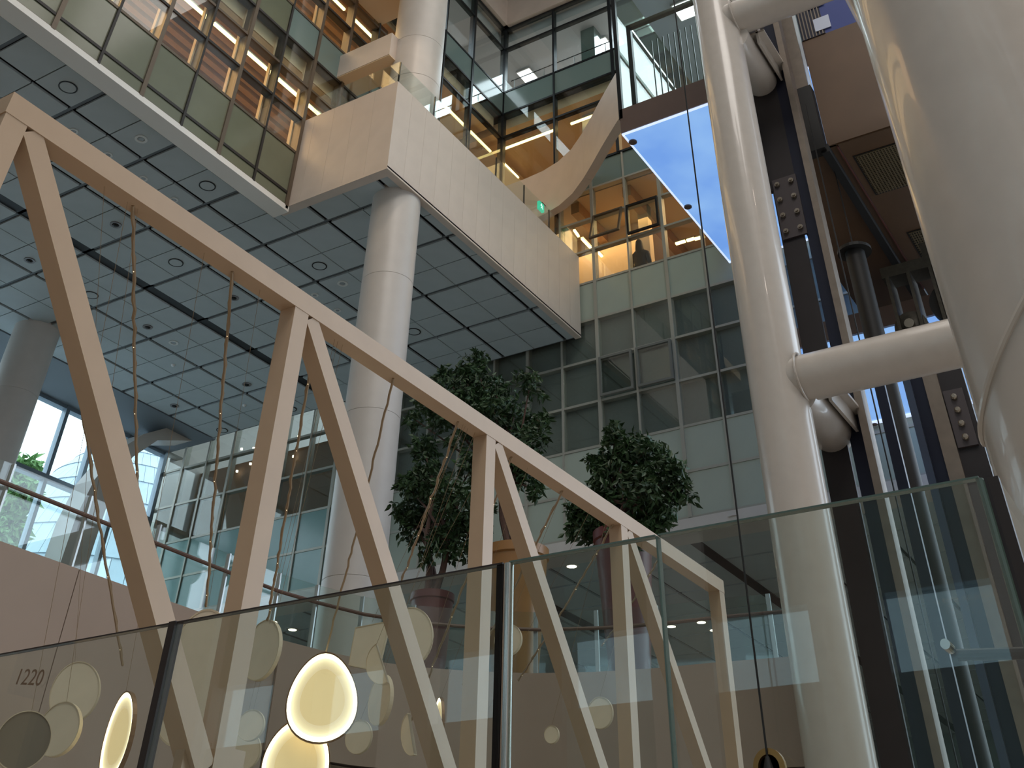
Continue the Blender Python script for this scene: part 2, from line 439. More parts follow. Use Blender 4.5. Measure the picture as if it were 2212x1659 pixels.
r5 = room('floor_office_top', 'cool white office in the glass corner under the topmost floor', XF + .2, 22, 1.5, 15, 17.4, 19.5, room_floor, cool_ceiling, cool_ceiling, 'x')
room('floor_office_side', 'cool white office behind the upper side glass', 9, XF + .2, YB + .2, 15, 17.3, 19.5, room_floor, cool_ceiling, cool_ceiling, 'y')
for k in range(8):
    put('guard_bar', MB().tube([(XF + .3, 10.7 - k * .9, 17.5), (XF + .3, 10.7 - k * .9, 18.15)], .012, 6), steel_post, r5)
put('guard_rail', MB().tube([(XF + .3, 2, 18.15), (XF + .3, 10.8, 18.15)], .014, 6), mull_dark, r5)
put('room_column', MB().box(17.3, 17.7, 8.55, 8.95, 17.4, 19.5), teal_pane, r5)
put('room_column', MB().box(17.2, 17.6, 8.55, 8.95, 14.3, 16.45), cool_ceiling, r4)

def linear(p, q, label, group=None, w_=.05, m_=None):
    p, q = Vector(p), Vector(q)
    t = thing('linear_lamp', tuple((p + q) / 2), label, 'lamp', group)
    put('housing', MB().beam(p + Vector((0, 0, .035)), q + Vector((0, 0, .035)), w_ + .02, .03), steel_post, t)
    put('diffuser', MB().beam(p, q, w_, .04), m_ or warm_led, t)
segs = [(6.5, 7.65), (7.75, 8.49), (8.58, 9.31), (9.40, 10.12), (10.22, 10.64)]
for k, (a, b_) in enumerate(segs):
    linear((a, 11.14, 12.58), (b_, 11.14, 12.58), ['warm linear lamp in the glass block, farthest up at the picture edge', 'warm linear lamp in the glass block, second along its row', 'warm linear lamp in the glass block, third along its row', 'warm linear lamp in the glass block, fourth along its row', 'short warm linear lamp just above the white gallery side'][k], 'lamps along the glass block')
linear((10.3, 11.35, 15.9), (10.95, 11.35, 15.9), 'warm linear lamp in the upper storey of the glass block, cut by the picture top')
linear((11.25, 11.35, 15.9), (12.1, 11.35, 15.9), 'warm linear lamp in the upper storey of the glass block beside the white column')
linear((17.08, 9.62, 16.2), (17.08, 11.2, 16.2), 'long warm linear lamp just right of the glass corner')
linear((17.08, 8.55, 16.2), (17.08, 9.2, 16.2), 'warm linear lamp beside the curved white balcony edge')
linear((14.9, 11.5, 16.2), (16.0, 11.5, 16.2), 'warm linear lamp behind the side glass near the white column')
linear((16.05, 11.5, 16.2), (17.0, 11.5, 16.2), 'warm linear lamp behind the side glass running to the corner')
linear((17.35, 11.46, 16.2), (18.3, 11.46, 16.2), 'thin warm lamp low above the gallery glass past the corner', w_=.03)
for k, (pa, pb) in enumerate([((1240, 497), (1250, 511)), ((1257, 516), (1278, 538)), ((1292, 545), (1304, 558)), ((1310, 572), (1328, 590))]):
    a, b_ = at(*pa, 2, 13.2 - .12 * k), at(*pb, 2, 13.2 - .12 * k)
    linear(a, b_, ['warm lamp strip in the office window beside the gallery end, upper piece', 'curved-looking warm lamp strip in the office beside the tilted window', 'small warm lamp in the office low window pane', 'lowest warm lamp strip in the office window'][k])
for k, (px, py) in enumerate([(1396, 547), (1470, 524), (1494, 517), (1511, 514)]):
    q = at(px, py, 0, 18.9)
    linear((q.x, q.y - .12, q.z), (q.x, q.y + .12, q.z), ['short warm lamp over the dark-haired person', 'short warm lamp left of the timber posts', 'short warm lamp between the timber posts', 'short warm lamp nearest the blue soffit'][k], w_=.07)
def cool_panel(c4, z, label):
    cx_, cy_ = sum(p[0] for p in c4) / 4, sum(p[1] for p in c4) / 4
    t = thing('ceiling_lamp', (cx_, cy_, z), label, 'lamp', 'square office lamps')
    put('frame', MB().box(cx_ - .25, cx_ + .25, cy_ - .22, cy_ + .22, z - .005, z + .03), white_paint, t)
    put('diffuser', MB().box(cx_ - .22, cx_ + .22, cy_ - .19, cy_ + .19, z - .02, z), cool_led, t)
for p, lab in (((18.0, 11.04), 'bright square office lamp right of the glass corner'), ((18.0, 8.65), 'bright square office lamp beside the lift lobby'), ((18.0, 12.73), 'bright square office lamp left of the glass corner'), ((18.0, 14.1), 'bright square office lamp above the gallery glass by the column'), ((19.0, 9.8), 'small bright office lamp between the two square ones')):
    cool_panel([p] * 4, 19.42, lab)
for nm, x, y, z, e, c, sx, sy in (('block_room_light', 6.5, 12.2, 12.75, 560, WARM, 11, 1.6), ('block_upper_light', 9, 12.2, 16.1, 420, WARM, 9, 1.6), ('office_light', 18.0, 6, 13.2, 320, WARM, 1.6, 8), ('corner_office_light', 18.2, 7.5, 16.1, 330, WARM, 1.6, 10), ('side_office_light', 13.5, 12.2, 16.1, 160, WARM, 5, 1.6), ('top_office_light', 18.5, 7, 19.3, 1000, COOL, 2, 9), ('top_side_light', 13, 12.6, 19.3, 460, COOL, 6, 2)):
    lamp(nm, 'AREA', (x, y, z), e, c, sx, sy)

# ------------------------------------------------------------------ white gallery (balcony box)
gal = thing('balcony', (13, 9.8, 10), 'white gallery box jutting over the hall, sharp corner above the white column', 'balcony')
GX, GY, GZ = 9.98, 8.74, 11.86
put('core', MB().box(GX + .03, XF - .04, GY + .03, YB - .02, 10.2, 11.7), fascia_m, gal)
ye = [GY + .03 + (YB + .17 - GY) * k / 5 for k in range(6)]
for a, b_ in zip(ye[:-1], ye[1:]): put('panel', MB().box(GX, GX + .03, a + (.0018 if a > GY + .1 else 0), b_ - .0018, 10.0, GZ), fascia_m, gal)
xe = [GX + (XF - .08 - GX) * k / 15 for k in range(16)]
for a, b_ in zip(xe[:-1], xe[1:]): put('panel', MB().box(a + (.0018 if a > GX + .1 else 0), b_ - .0018, GY, GY + .03, 10.0, GZ), fascia_m, gal)
put('underside_edge', MB().box(GX, GX + .18, GY, YB + .25, 9.97, 10.03).box(GX + .18, XF - .08, GY, GY + .13, 9.97, 10.03), fascia_m, gal)
rail1 = thing('glass_railing', (13, 9.5, GZ), 'frameless glass railing on top of the white gallery', 'railing')
for a, b_ in ((GY + .06, 9.45), (9.47, 10.15), (10.17, YB - .1)):
    put('pane', MB().box(GX + .07, GX + .09, a, b_, GZ - .1, 12.42), rail_glass, rail1)
xs_ = [GX + .1, 11.15, 12.2, 13.25, 14.3, 15.3, 16.3]
for a, b_ in zip(xs_[:-1], xs_[1:]):
    put('pane', MB().box(a + .01, b_ - .01, GY + .07, GY + .09, GZ - .1, 12.42), rail_glass, rail1)
for x in xs_[:-1]: put('edge_seal', MB().box(x - .008, x + .008, GY + .065, GY + .095, GZ - .05, 12.42), mull_dark, rail1)
for z0, lab, x1 in ((13.40, 'white tie beam from the glass block to the column, above the gallery', 11.2), (15.75, 'white tie beam at the picture top between glass block and column', 11.6)):
    bm_ = thing('tie_beam', (10.9, 10.1, z0), lab, 'beam')
    put('side_panel', MB().box(10.57, x1, 9.56, YB, z0, z0 + .57), fascia_m, bm_)
    put('underside_panel', MB().box(10.58, x1, 9.56, YB, z0 - .02, z0), room_wall, bm_)
# curved free balcony edge from the gallery to the lift lobby
cv = [(13.95, 6.32), (14.15, 6.58), (14.46, 6.94), (14.75, 7.27), (15.08, 7.63), (15.46, 8.06), (15.82, 8.53), (16.06, 9.0), (16.19, 9.48), (16.24, 9.96), (16.26, 10.7)]
cb = thing('curved_balustrade', (15.3, 8.2, 13.06), 'curved white balustrade sweeping down from the lift lobby corner behind the gallery', 'balustrade')
half = 5
put('panel', MB().strip(cv[:half + 1], 13.06, 14.28, -.2), fascia_m, cb, smooth=True)
put('panel', MB().strip(cv[half:], 13.06, 14.28, -.2), fascia_m, cb, smooth=True)
# exit sign
q = at(1168, 447, 0, 15.95)
ex = thing('exit_sign', tuple(q), 'small green lit exit sign hanging beyond the gallery glass', 'sign')
put('sign_box', MB().box(q.x - .1, q.x + .1, q.y - .03, q.y + .03, q.z - .1, q.z + .1), mat('exit_green', (30, 200, 160), .5, emit=(40, 210, 170), strength=.8), ex)
fig = MB()
for a, b_ in (((-.02, .03), (.0, -.02)), ((.0, -.02), (.04, -.06)), ((.0, -.02), (-.04, -.06)), ((-.02, .03), (.04, .01)), ((-.02, .03), (-.06, .0))):
    fig.beam((q.x + a[0], q.y - .033, q.z + a[1]), (q.x + b_[0], q.y - .033, q.z + b_[1]), .006, .014)
fig.lathe((q.x - .015, q.y - .033, q.z + .055), [(.016, -.003), (.016, .003)], 10, (0, 1, 0))
put('running_figure', fig, mat('sign_white', (245, 255, 250), .5, emit=(235, 255, 245), strength=1.0), ex)
put('hanger', MB().tube([(q.x, q.y, q.z + .09), (q.x + .05, q.y, q.z + .16), (16.32, q.y, q.z + .16)], .008, 6), mull_dark, ex)

# ------------------------------------------------------------------ grey panel ceiling of the hall
ceil = thing('ceiling', (9.5, 14, ZC), 'grey panelled soffit over the hall with dark joints', 'ceiling', kind='structure')
put('void_lining', MB().box(2.0, XF, YB + .1, 20.5, 10.09, 10.2).box(10.1, XF, 8.85, YB + .1, 10.09, 10.2), ceil_void, ceil)
tx = [4.97 + 1.4333 * k for k in range(-2, 9)]
ty = [9.09, 10.56, 12.03, 13.44, 14.95, 16.44, 17.9]
xcuts = []
for a in tx: xcuts += [(a - .045, a + .045)]
xs2 = []
for a, b_ in zip(tx[:-1], tx[1:]):
    mid = (a + b_) / 2; xs2 += [(a + .045, mid - .01), (mid + .01, b_ - .045)]
ys2 = [(8.88, 9.05)]
for a, b_ in zip(ty[:-1], ty[1:]):
    mid = (a + b_) / 2; wa = .13 if a == 14.95 else .04; wb = .13 if b_ == 14.95 else .04
    ys2 += [(a + wa, mid - .01), (mid + .01, b_ - wb)]
ys2 += [(17.94, 18.76)]
for (xa, xb) in xs2:
    for (ya, yb) in ys2:
        if xb < 10.2 and yb < 11.2: continue
        if xa < 10.16 and yb < 11.2: xa_ = 10.17
        else: xa_ = xa
        y0 = max(ya, 11.14) if xa < 10.1 and yb > 11.2 else ya
        if xa < 10.1 < xb and ya < 11.1 < yb: panel('panel', ceil_panel, ceil, (xb - 10.17, 11.13 - ya, .04), ((10.17 + xb) / 2, (ya + 11.13) / 2, ZC + .02))
        panel('panel', ceil_panel, ceil, (xb - xa_, yb - y0, .04), ((xa_ + xb) / 2, (y0 + yb) / 2, ZC + .02))
for a in tx:
    lo = 11.14 if a < 10.1 else 8.88
    put('joint_bar', MB().box(a - .028, a + .028, lo, 18.76, ZC + .03, ZC + .07), ceil_bar, ceil)
put('slot_channel', MB().box(2.0, XF, 14.81, 15.09, ZC + .03, ZC + .08), slot_m, ceil)
struct('trim_2', MB().box(2.0, XF, 18.78, 20.5, 9.98, 10.3), mat('bulkhead', (110, 118, 126), .6), 'plain dark soffit strip between ceiling panels and tall window', 'soffit')

def ring_fit(px, py, r_, kind, label, group):
    c = at(px, py, 2, ZC)
    t = thing('ceiling_speaker' if kind == 'ring' else 'downlight', (c.x, c.y, ZC), label, 'speaker' if kind == 'ring' else 'downlight', group)
    prof = [(r_ * 1.12, .0), (r_ * 1.12, -.012), (r_ * .92, -.012), (r_ * .92, .0)]
    if kind == 'ring':
        put('ring', MB().lathe((c.x, c.y, ZC), [(r_ * 1.06, 0), (r_ * 1.06, -.012), (r_ * .93, -.012), (r_ * .93, 0)], 28), slot_m, t, smooth=True)
        put('disc', MB().lathe((c.x, c.y, ZC - .004), [(r_ * .9, 0), (r_ * .9, -.006), (r_ * .5, -.01)], 28), ceil_panel, t)
    elif kind == 'white':
        put('trim_ring', MB().lathe((c.x, c.y, ZC), [(r_, 0), (r_, -.012), (r_ * .6, -.012), (r_ * .55, 0)], 20), mat('fitting_white', (205, 208, 206), .4), t, smooth=True)
        put('lens', MB().lathe((c.x, c.y, ZC - .002), [(r_ * .5, 0), (r_ * .4, -.004)], 16), mat('lens_grey', (150, 158, 162), .2), t)
    else:
        put('trim_ring', MB().lathe((c.x, c.y, ZC), [(r_, 0), (r_, -.014), (r_ * .62, -.014), (r_ * .6, 0)], 20), mat('fitting_grey', (120, 118, 120), .4), t, smooth=True)
        put('eyeball', MB().lathe((c.x, c.y, ZC - .002), [(r_ * .55, 0), (r_ * .5, -.02), (r_ * .25, -.035)], 16), black_m, t)
for p, l in (((147, 188), 'nearest the top left picture corner'), ((448, 401), 'above the truss bar, under the lip of the glass block'), ((690, 574), 'left of the big white column, nearest its top'), ((380, 567), 'between the black slot and the truss bar'), ((197, 637), 'just right of the first truss diagonal, beyond the black slot'), ((628, 883), 'right of the tall truss upright, close to the back wall'), ((894, 716), 'peeping out right of the big white column'), ((480, 929), 'farthest off, above the back wall windows')):
    ring_fit(*p, .13, 'ring', 'dark-ringed flush ceiling disc ' + l, 'ringed discs in the ceiling')
for p, l in (((305, 300), 'under the glass block near the picture corner'), ((740, 612), 'beside the big white column'), ((375, 740), 'beyond the black slot')):
    ring_fit(*p, .10, 'white', 'pale flush round ceiling cover ' + l, 'pale covers in the ceiling')
rows = (('row nearer the glass block', ((159, 283), (234, 334), (310, 385), (376, 431))), ('row nearer the truss bar', ((95, 312), (170, 362), (247, 412), (314, 457))), ('pair left of the white column', ((680, 637), (729, 670))))
for rn, ps in rows:
    for p, l in zip(ps, ('first', 'second', 'third', 'fourth')):
        ring_fit(*p, .07, 'white', 'small white-rimmed ceiling downlight, ' + l + ' from the left in the ' + rn, 'small downlights in the ceiling')
for p, l in (((250, 485), 'just above the black slot'), ((64, 562), 'behind the string nearest the picture left edge'), ((319, 706), 'beyond the black slot, right of the second string'), ((505, 643), 'behind the string left of the tall upright'), ((533, 830), 'between the last string and the tall upright'), ((377, 876), 'farthest back, near the tall window'), ((707, 777), 'touching the left outline of the big column')):
    ring_fit(*p, .10, 'eye', 'dark-eyed swivel ceiling spotlight ' + l, 'eyeball spotlights in the ceiling')
for p, l in (((374, 788), 'halfway to the tall window'), ((528, 875), 'close to the tall truss upright')):
    c = at(*p, 2, ZC)
    t = thing('ceiling_sensor', (c.x, c.y, ZC), 'tiny pale sensor dome on the ceiling ' + l, 'sensor', 'sensors on the ceiling')
    put('dome', MB().lathe((c.x, c.y, ZC), [(.045, 0), (.045, -.01), (.03, -.035), (.0, -.045)], 14), mat('sensor_white', (225, 228, 228), .4), t, smooth=True)

# ------------------------------------------------------------------ white round columns
def column(x, y, r_, z0, z1, seams, label, m_=white_paint):
    t = thing('round_column', (x, y, z0), label, 'column')
    zz = [z0] + seams + [z1]
    for a, b_ in zip(zz[:-1], zz[1:]):
        put('casing', MB().lathe((x, y, 0), [(r_ - .006, a), (r_, a + .006), (r_, b_ - .006), (r_ - .006, b_)], 48), m_, t, smooth=True)
    return t
column(10.83, 9.18, .405, -1.15, 10.09, [1.8, 4.0, 6.2, 8.4], 'white round column rising under the gallery corner')
column(11.22, 9.40, .49, 11.7, 23.2, [12.9, 13.9, 16.0, 18.2], 'white round column standing on the gallery behind its glass railing', mat('column_upper', (200, 192, 184), .4, noise=.03, scale=3))
column(10.75, 18.15, .44, -1.15, 10.09, [3, 6.2, 8.6], 'white round column in front of the bright tall window')

# ------------------------------------------------------------------ lift tower: white pipe frame
pf = thing('pipe_frame', (9, 2.7, -1.15), 'white welded steel pipe frame of the lift tower', 'frame')
def pipe(name, pts, r_, parent, n=40): return put(name, MB().tube(pts, r_, n), white_steel, parent, smooth=True)
pipe('post_pipe', [(9, 2.705, -1.15), (9, 2.705, 20)], .266, pf)
pipe('cross_pipe', [(9, 2.705, 4.42), (9, -4, 4.42)], .214, pf)
pipe('cross_pipe', [(9, 2.705, 9.24), (9, -4, 9.24)], .22, pf)
pipe('cross_pipe', [(9, 2.705, 14.1), (9, -4, 14.1)], .22, pf)
for z, x1 in ((4.3, 10.15), (8.95, 10.05)):
    pipe('stub_pipe', [(9, 2.55, z), (x1 - .08, 2.55, z), (x1, 2.55, z)], [.2, .2, .17], pf)
    put('gusset_plate', MB().box(9.2, x1 + .1, 2.28, 2.31, z - .05, z + .3).box(9.2, x1 + .1, 2.2, 2.5, z + .12, z + .15), white_steel, pf)
for z in (4.42, 9.24):
    put('weld_seam', MB().tube([(9 + .275 * math.cos(a), 2.705 - .06 - .0 + .0 * a - math.sqrt(max(0, .275 ** 2 - (.275 * math.cos(a)) ** 2)) * .0 - .2, z + .225 * math.sin(a)) for a in [2 * math.pi * k / 24 for k in range(25)]], .012, 6), white_steel, pf)
bigc = thing('pipe_frame', (3.6, .07, -1.15), 'huge white pipe column right at the picture edge', 'frame')
BX, BY, BR = 3.6, .04, .385
pipe('post_pipe', [(BX, BY, -1.15), (BX, BY, 12)], BR, bigc, 64)
pipe('stub_pipe', [(BX, BY + .17, 3.72), (BX + 1.8, BY + .17, 3.72)], .27, bigc)
wl = []
for k in range(41):
    a = math.radians(92 + 150 * k / 40)
    wl.append((BX + (BR + .002) * math.cos(a), BY + (BR + .002) * math.sin(a), 1.40 + .98 * (BR - BR * math.sin(a))))
put('weld_seam', MB().tube(wl, .012, 8), white_steel, bigc, smooth=True)

# ------------------------------------------------------------------ lift lobby with glass front and glowing blue underside
lob = thing('lift_lobby', (14, 3.4, 10.66), 'glass lift lobby with brown floor edge and bright sky-blue underside', 'lobby')
LX, LY = 11.9, 5.48
put('floor_edge', MB().box(LX, LX + .12, 1.3, LY, 10.70, 11.2), brown_metal, lob)
put('floor_slab', MB().box(LX + .12, XF - .1, 1.3, LY - .01, 10.76, 11.18), brown_metal, lob)
put('sky_glow_soffit', MB().box(LX + .06, XF - .12, 1.3, LY - .03, 10.68, 10.72), sky_panel, lob, label='glass soffit sheet with sky light painted in as glow')
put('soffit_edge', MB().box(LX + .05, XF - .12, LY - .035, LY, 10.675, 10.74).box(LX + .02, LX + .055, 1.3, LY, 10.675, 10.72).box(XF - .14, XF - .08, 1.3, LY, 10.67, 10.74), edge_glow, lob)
for p in ((1367, 307), (1486, 447)):
    q = at(*p, 2, 10.67)
    put('bolt_cap', MB().lathe((q.x, q.y, 10.68), [(.07, 0), (.07, -.02), (.05, -.03)], 20), brown_metal, lob)
put('glass_front', MB().box(LX + .03, LX + .05, 1.3, LY - .03, 11.2, 15.6), tinted, lob)
put('glass_side', MB().box(LX + .06, XF - .1, LY - .03, LY - .01, 11.2, 15.6), tinted, lob)
put('corner_post', MB().box(LX, LX + .07, LY - .05, LY + .02, 11.0, 15.6), mull_dark, lob)
put('door_post', MB().box(LX + .06, LX + .14, 5.19, 5.27, 11.2, 13.14), mull_dark, lob)
put('door_head', MB().box(LX + .06, LX + .14, 1.3, 5.27, 13.06, 13.14), mull_brown, lob)
put('side_rail', MB().box(LX + .1, XF - .2, 5.2, 5.25, 13.06, 13.12), steel_post, lob)
put('lobby_ceiling', MB().box(LX + .1, XF - .1, 1.3, LY - .05, 14.6, 14.7), cool_ceiling, lob)
put('back_panel', MB().box(XF - .35, XF - .3, 1.3, LY - .06, 11.2, 14.6), MATS['frosted_glass'], lob)
for k in range(26):
    put('rib', MB().box(LX + .55, LX + .565, 5.0 - .11 * k, 5.02 - .11 * k, 11.2, 13.06), mat('rib_grey', (84, 98, 94), .3), lob)
linear((LX + .2, 3.0, 11.25), (LX + .2, 4.9, 11.25), 'golden glowing bar added for a reflection at the foot of the lift lobby glass', w_=.06, m_=mat('gold_streak', (255, 200, 110), .5, emit=(255, 196, 96), strength=1.8))  # glowing bar added to stand for a warm line reflected in the glass
q = at(1482, 25, 2, 14.5); cool_panel([(q.x, q.y)] * 4, 14.55, 'bright square lamp in the lift lobby ceiling')
lamp('lobby_light', 'AREA', (14, 3.6, 14.4), 330, COOL, 3, 3)
low = thing('lift_landing', (14, 2.6, 7.05), 'lower lift landing with bright blue underside behind the dark rails', 'lobby')
put('landing_edge', MB().box(13.5, XF - .1, .5, 3.7, 7.10, 7.4), brown_metal, low)
put('sky_glow_soffit', MB().box(13.55, XF - .15, .5, 3.72, 7.05, 7.10), sky_panel, low)
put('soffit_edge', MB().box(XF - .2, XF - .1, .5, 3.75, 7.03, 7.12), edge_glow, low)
q = at(1888, 916, 2, 7.04); put('bolt_cap', MB().lathe((q.x, q.y, 7.05), [(.06, 0), (.06, -.02), (.04, -.03)], 16), brown_metal, low)

# ------------------------------------------------------------------ lift shaft: guide rails, car underside, machinery
GXR = 10.0
def rails(name, label, parts, loc):
    t = thing(name, loc, label, 'rail')
    for nm, x0, x1, y0, y1, z0, z1, mm in parts: put(nm, MB().box(x0, x1, y0, y1, z0, z1), mm, t)
    return t
g1 = rails('guide_rail', 'wide dark lift guide rail next to the white pipe post', [
    ('backing_plate', GXR, GXR + .04, 2.42, 2.68, -1.1, 7.3, rail_dark), ('upper_plate', GXR, GXR + .06, 2.385, 2.98, 7.3, 16, rail_dark), ('web', GXR, GXR + .05, 2.24, 2.385, -1.1, 16, rail_blue),
    ('flange', GXR - .14, GXR + .05, 2.15, 2.225, -1.1, 16, rail_grey)], (GXR, 2.4, -1.1))
for z in (7.0,):
    fp = put('fish_plate', MB().box(GXR - .03, GXR, 2.37, 2.66, z - .42, z + .42), mat('fish_plate', (74, 68, 70), .5, metal=.4), g1)
    for i in range(4):
        for y in (2.43, 2.60):
            put('bolt', MB().lathe((GXR - .03, y, z - .33 + .22 * i), [(.032, 0), (.032, .03), (.018, .03), (.018, .05)], 8, (-1, 0, 0)), bolt_m, fp)
for z in (6.6, 7.3, 8.0):
    put('shackle', MB().tube([(GXR - .05, 2.78, z), (GXR - .05, 2.74, z + .2), (GXR - .05, 2.78, z + .4)], .035, 8).lathe((GXR - .08, 2.76, z + .05), [(.07, -.02), (.07, .02)], 14, (1, 0, 0)), rail_grey, g1)
rails('guide_rail', 'narrow black lift rail in front of the lower blue landing', [('web', GXR, GXR + .06, 1.94, 2.04, -1.1, 4.75, rail_blue)], (GXR, 2, -1.1))
g3 = rails('guide_rail', 'dark lift rail with a grey strip, nearest the huge pipe column', [
    ('side_strip', GXR - .06, GXR, 1.68, 1.75, -1.1, 4.75, mat('rail_steel_blue', (70, 78, 96), .35, metal=.6)), ('web', GXR, GXR + .05, 1.57, 1.68, -1.1, 4.75, rail_blue),
    ('grey_strip', GXR - .04, GXR + .05, 1.43, 1.565, -1.1, 4.75, rail_grey), ('back_plate', GXR, GXR + .05, 1.2, 1.43, -1.1, 4.75, rail_dark)], (GXR, 1.5, -1.1))
fp = put('fish_plate', MB().box(GXR - .03, GXR, 1.24, 1.42, 3.9, 4.45), mat('fish_plate', (74, 68, 70)), g3)
for i in range(4): put('bolt', MB().lathe((GXR - .03, 1.33, 3.98 + .13 * i), [(.03, 0), (.03, .03), (.016, .045)], 8, (-1, 0, 0)), bolt_m, fp)
lc = thing('lift_car', (12.6, 1.2, 8.12), 'copper-bottomed lift car seen from below between the white pipes', 'lift car')
CX0, CZ = 10.6, 8.12
put('apron', MB().box(CX0, CX0 + .05, -.6, 2.05, CZ + .02, 9.98), copper, lc)
put('floor_sheet', MB().box(CX0 + .02, 15.0, 1.95, 2.96, CZ + .02, CZ + .06), copper, lc)
put('floor_sheet', MB().box(CX0 + .02, 15.0, -.6, 1.925, CZ, CZ + .06), copper, lc)
put('black_beam', MB().box(CX0 - .05, 14.6, 2.03, 2.13, CZ - .10, CZ + .02), black_m, lc)
put('seam_strip', MB().box(CX0 + .05, 14.6, 1.93, 1.95, CZ - .012, CZ + .03), mat('seam_red', (90, 50, 40), .5), lc)
put('side_frame', MB().box(CX0 - .12, CX0 + .05, 2.06, 2.46, 8.05, 9.1), black_m, lc)
put('side_casing', MB().box(CX0 - .05, CX0 + .2, 2.10, 2.36, 9.05, 10.9), rail_grey, lc)
put('glass_wall', MB().box(CX0, CX0 + .02, -.6, 2.05, 9.98, 12.4), mat('car_glass', (86, 96, 150), .12, coat=.3), lc)
put('rib_wall', MB().box(CX0 - .01, CX0 + .0, 1.72, 2.05, 9.98, 12.0), rail_blue, lc)
for k in range(7): put('rib', MB().box(CX0 - .02, CX0 - .01, 1.74 + .045 * k, 1.755 + .045 * k, 9.98, 12.0), rail_grey, lc)
put('notice', MB().box(CX0 - .025, CX0 - .015, 1.62, 1.84, 10.05, 10.28), mat('notice_white', (196, 204, 224), .5), lc, label='pale notice sheet on the lift glass')
put('notice', MB().box(CX0 - .025, CX0 - .015, 1.64, 1.88, 10.5, 10.72), mat('notice_white', (196, 204, 224)), lc, label='pale notice sheet on the lift glass')
for x0, x1, y0, y1, in ((10.95, 11.88, .9, 1.82), (13.0, 14.5, .9, 1.72)):
    mesh = MB()
    for k in range(24):
        mesh.box(x0 + (x1 - x0) * k / 24, x0 + (x1 - x0) * (k + .45) / 24, y0, y1, CZ - .012, CZ - .004)
        mesh.box(x0, x1, y0 + (y1 - y0) * k / 24, y0 + (y1 - y0) * (k + .45) / 24, CZ - .016, CZ - .012)
    put('vent_mesh', mesh, mat('vent_bronze', (104, 92, 68), .5, metal=.4), lc, kind='stuff')
    put('vent_back', MB().box(x0 - .02, x1 + .02, y0 - .02, y1 + .02, CZ - .006, CZ - .001), black_m, lc)
bf = thing('lift_buffer', (11, 2.115, -1.1), 'black buffer post with a round plate on top under the lift car', 'buffer')
put('post', MB().lathe((11, 2.11, 0), [(.115, -1.1), (.115, 6.8)], 20), black_m, bf, smooth=True)
put('plate', MB().lathe((11, 2.11, 6.8), [(.2, 0), (.2, .04), (.06, .05), (.05, .12)], 24), black_m, bf)
for nm, a, b_, lab in (('lift_rope', (11, 2.11, 6.9), (11, 2.11, 8.05), 'thin black rope from buffer plate up to the lift car'), ('lift_rope', (10.25, 2.13, -1), (10.25, 2.13, 8.6), 'thin black rope hanging beside the grey rail flange')):
    o = put(nm, MB().tube([a, b_], .008, 6), black_m); o['label'] = lab; o['category'] = 'rope'
mc = thing('lift_machine', (12.2, 1.6, 6.1), 'greasy roller machine with wheels under the lift car', 'machine')
put('channel', MB().box(12.0, 12.3, 1.1, 2.05, 6.95, 7.1), machine_m, mc)
put('channel', MB().box(12.0, 12.5, .7, 1.5, 7.1, 7.3), machine_m, mc)
for y in (1.98, 1.72, 1.45, 1.2): put('side_plate', MB().box(11.95, 12.35, y - .02, y + .02, 6.0, 6.95), machine_m, mc)
for y, z, r_ in ((1.86, 6.25, .2), (1.33, 6.45, .26)):
    wh = put('wheel', MB().lathe((12.1, y, z), [(r_, -.06), (r_, .06), (r_ * .6, .07), (r_ * .3, .1)], 24, (-1, 0, 0)), machine_m if r_ < .22 else black_m, mc, smooth=True)
    put('axle', MB().lathe((12.1, y, z), [(.06, .0), (.06, .16)], 12, (-1, 0, 0)), bolt_m, wh)
put('motor_block', MB().box(11.9, 12.4, 1.05, 1.3, 6.6, 7.0).box(12, 12.4, .6, 1.0, 5.9, 6.7), black_m, mc)

# ------------------------------------------------------------------ soffit under the back wall
sof = thing('ceiling_lower', (24, 11, 6.05), 'dark grey panelled soffit of the lower hall beyond the planters', 'ceiling', kind='structure')
put('void_lining', MB().box(XF + .4, 36, 1.0, 21, 6.12, 6.2), ceil_void, sof)
for i in range(13):
    for j in range(13):
        x0, y0 = XF + .5 + 1.4333 * i, 1.2 + 1.48 * j
        panel('panel', ceil_panel, sof, (1.36, 1.40, .04), (x0 + .7, y0 + .72, 6.07))
put('slot_channel', MB().box(XF + .5, 36, 7.0, 7.2, 6.03, 6.05), slot_m, sof)
put('slot_channel', MB().box(XF + .5, 36, 11.1, 11.35, 6.03, 6.05), slot_m, sof)
struct('wall_lower', MB().box(36, 36.3, -2, 22, -1.15, 6.2), mat('far_wall', (120, 134, 132), .7), 'dim far wall of the lower hall', 'wall')
struct('wall_lower_left', MB().box(16.8, 36, 20.6, 20.9, -1.15, 23.2), white_paint, 'plain wall added to shut sky light out of the lower hall beside the window', 'wall')  # unseen wall added to keep sky light off the lower soffit
struct('wall_lower_side', MB().box(16.5, 36, -.3, 0, -1.15, 23.2), white_paint, 'plain wall closing the lower hall beside the lift', 'wall')
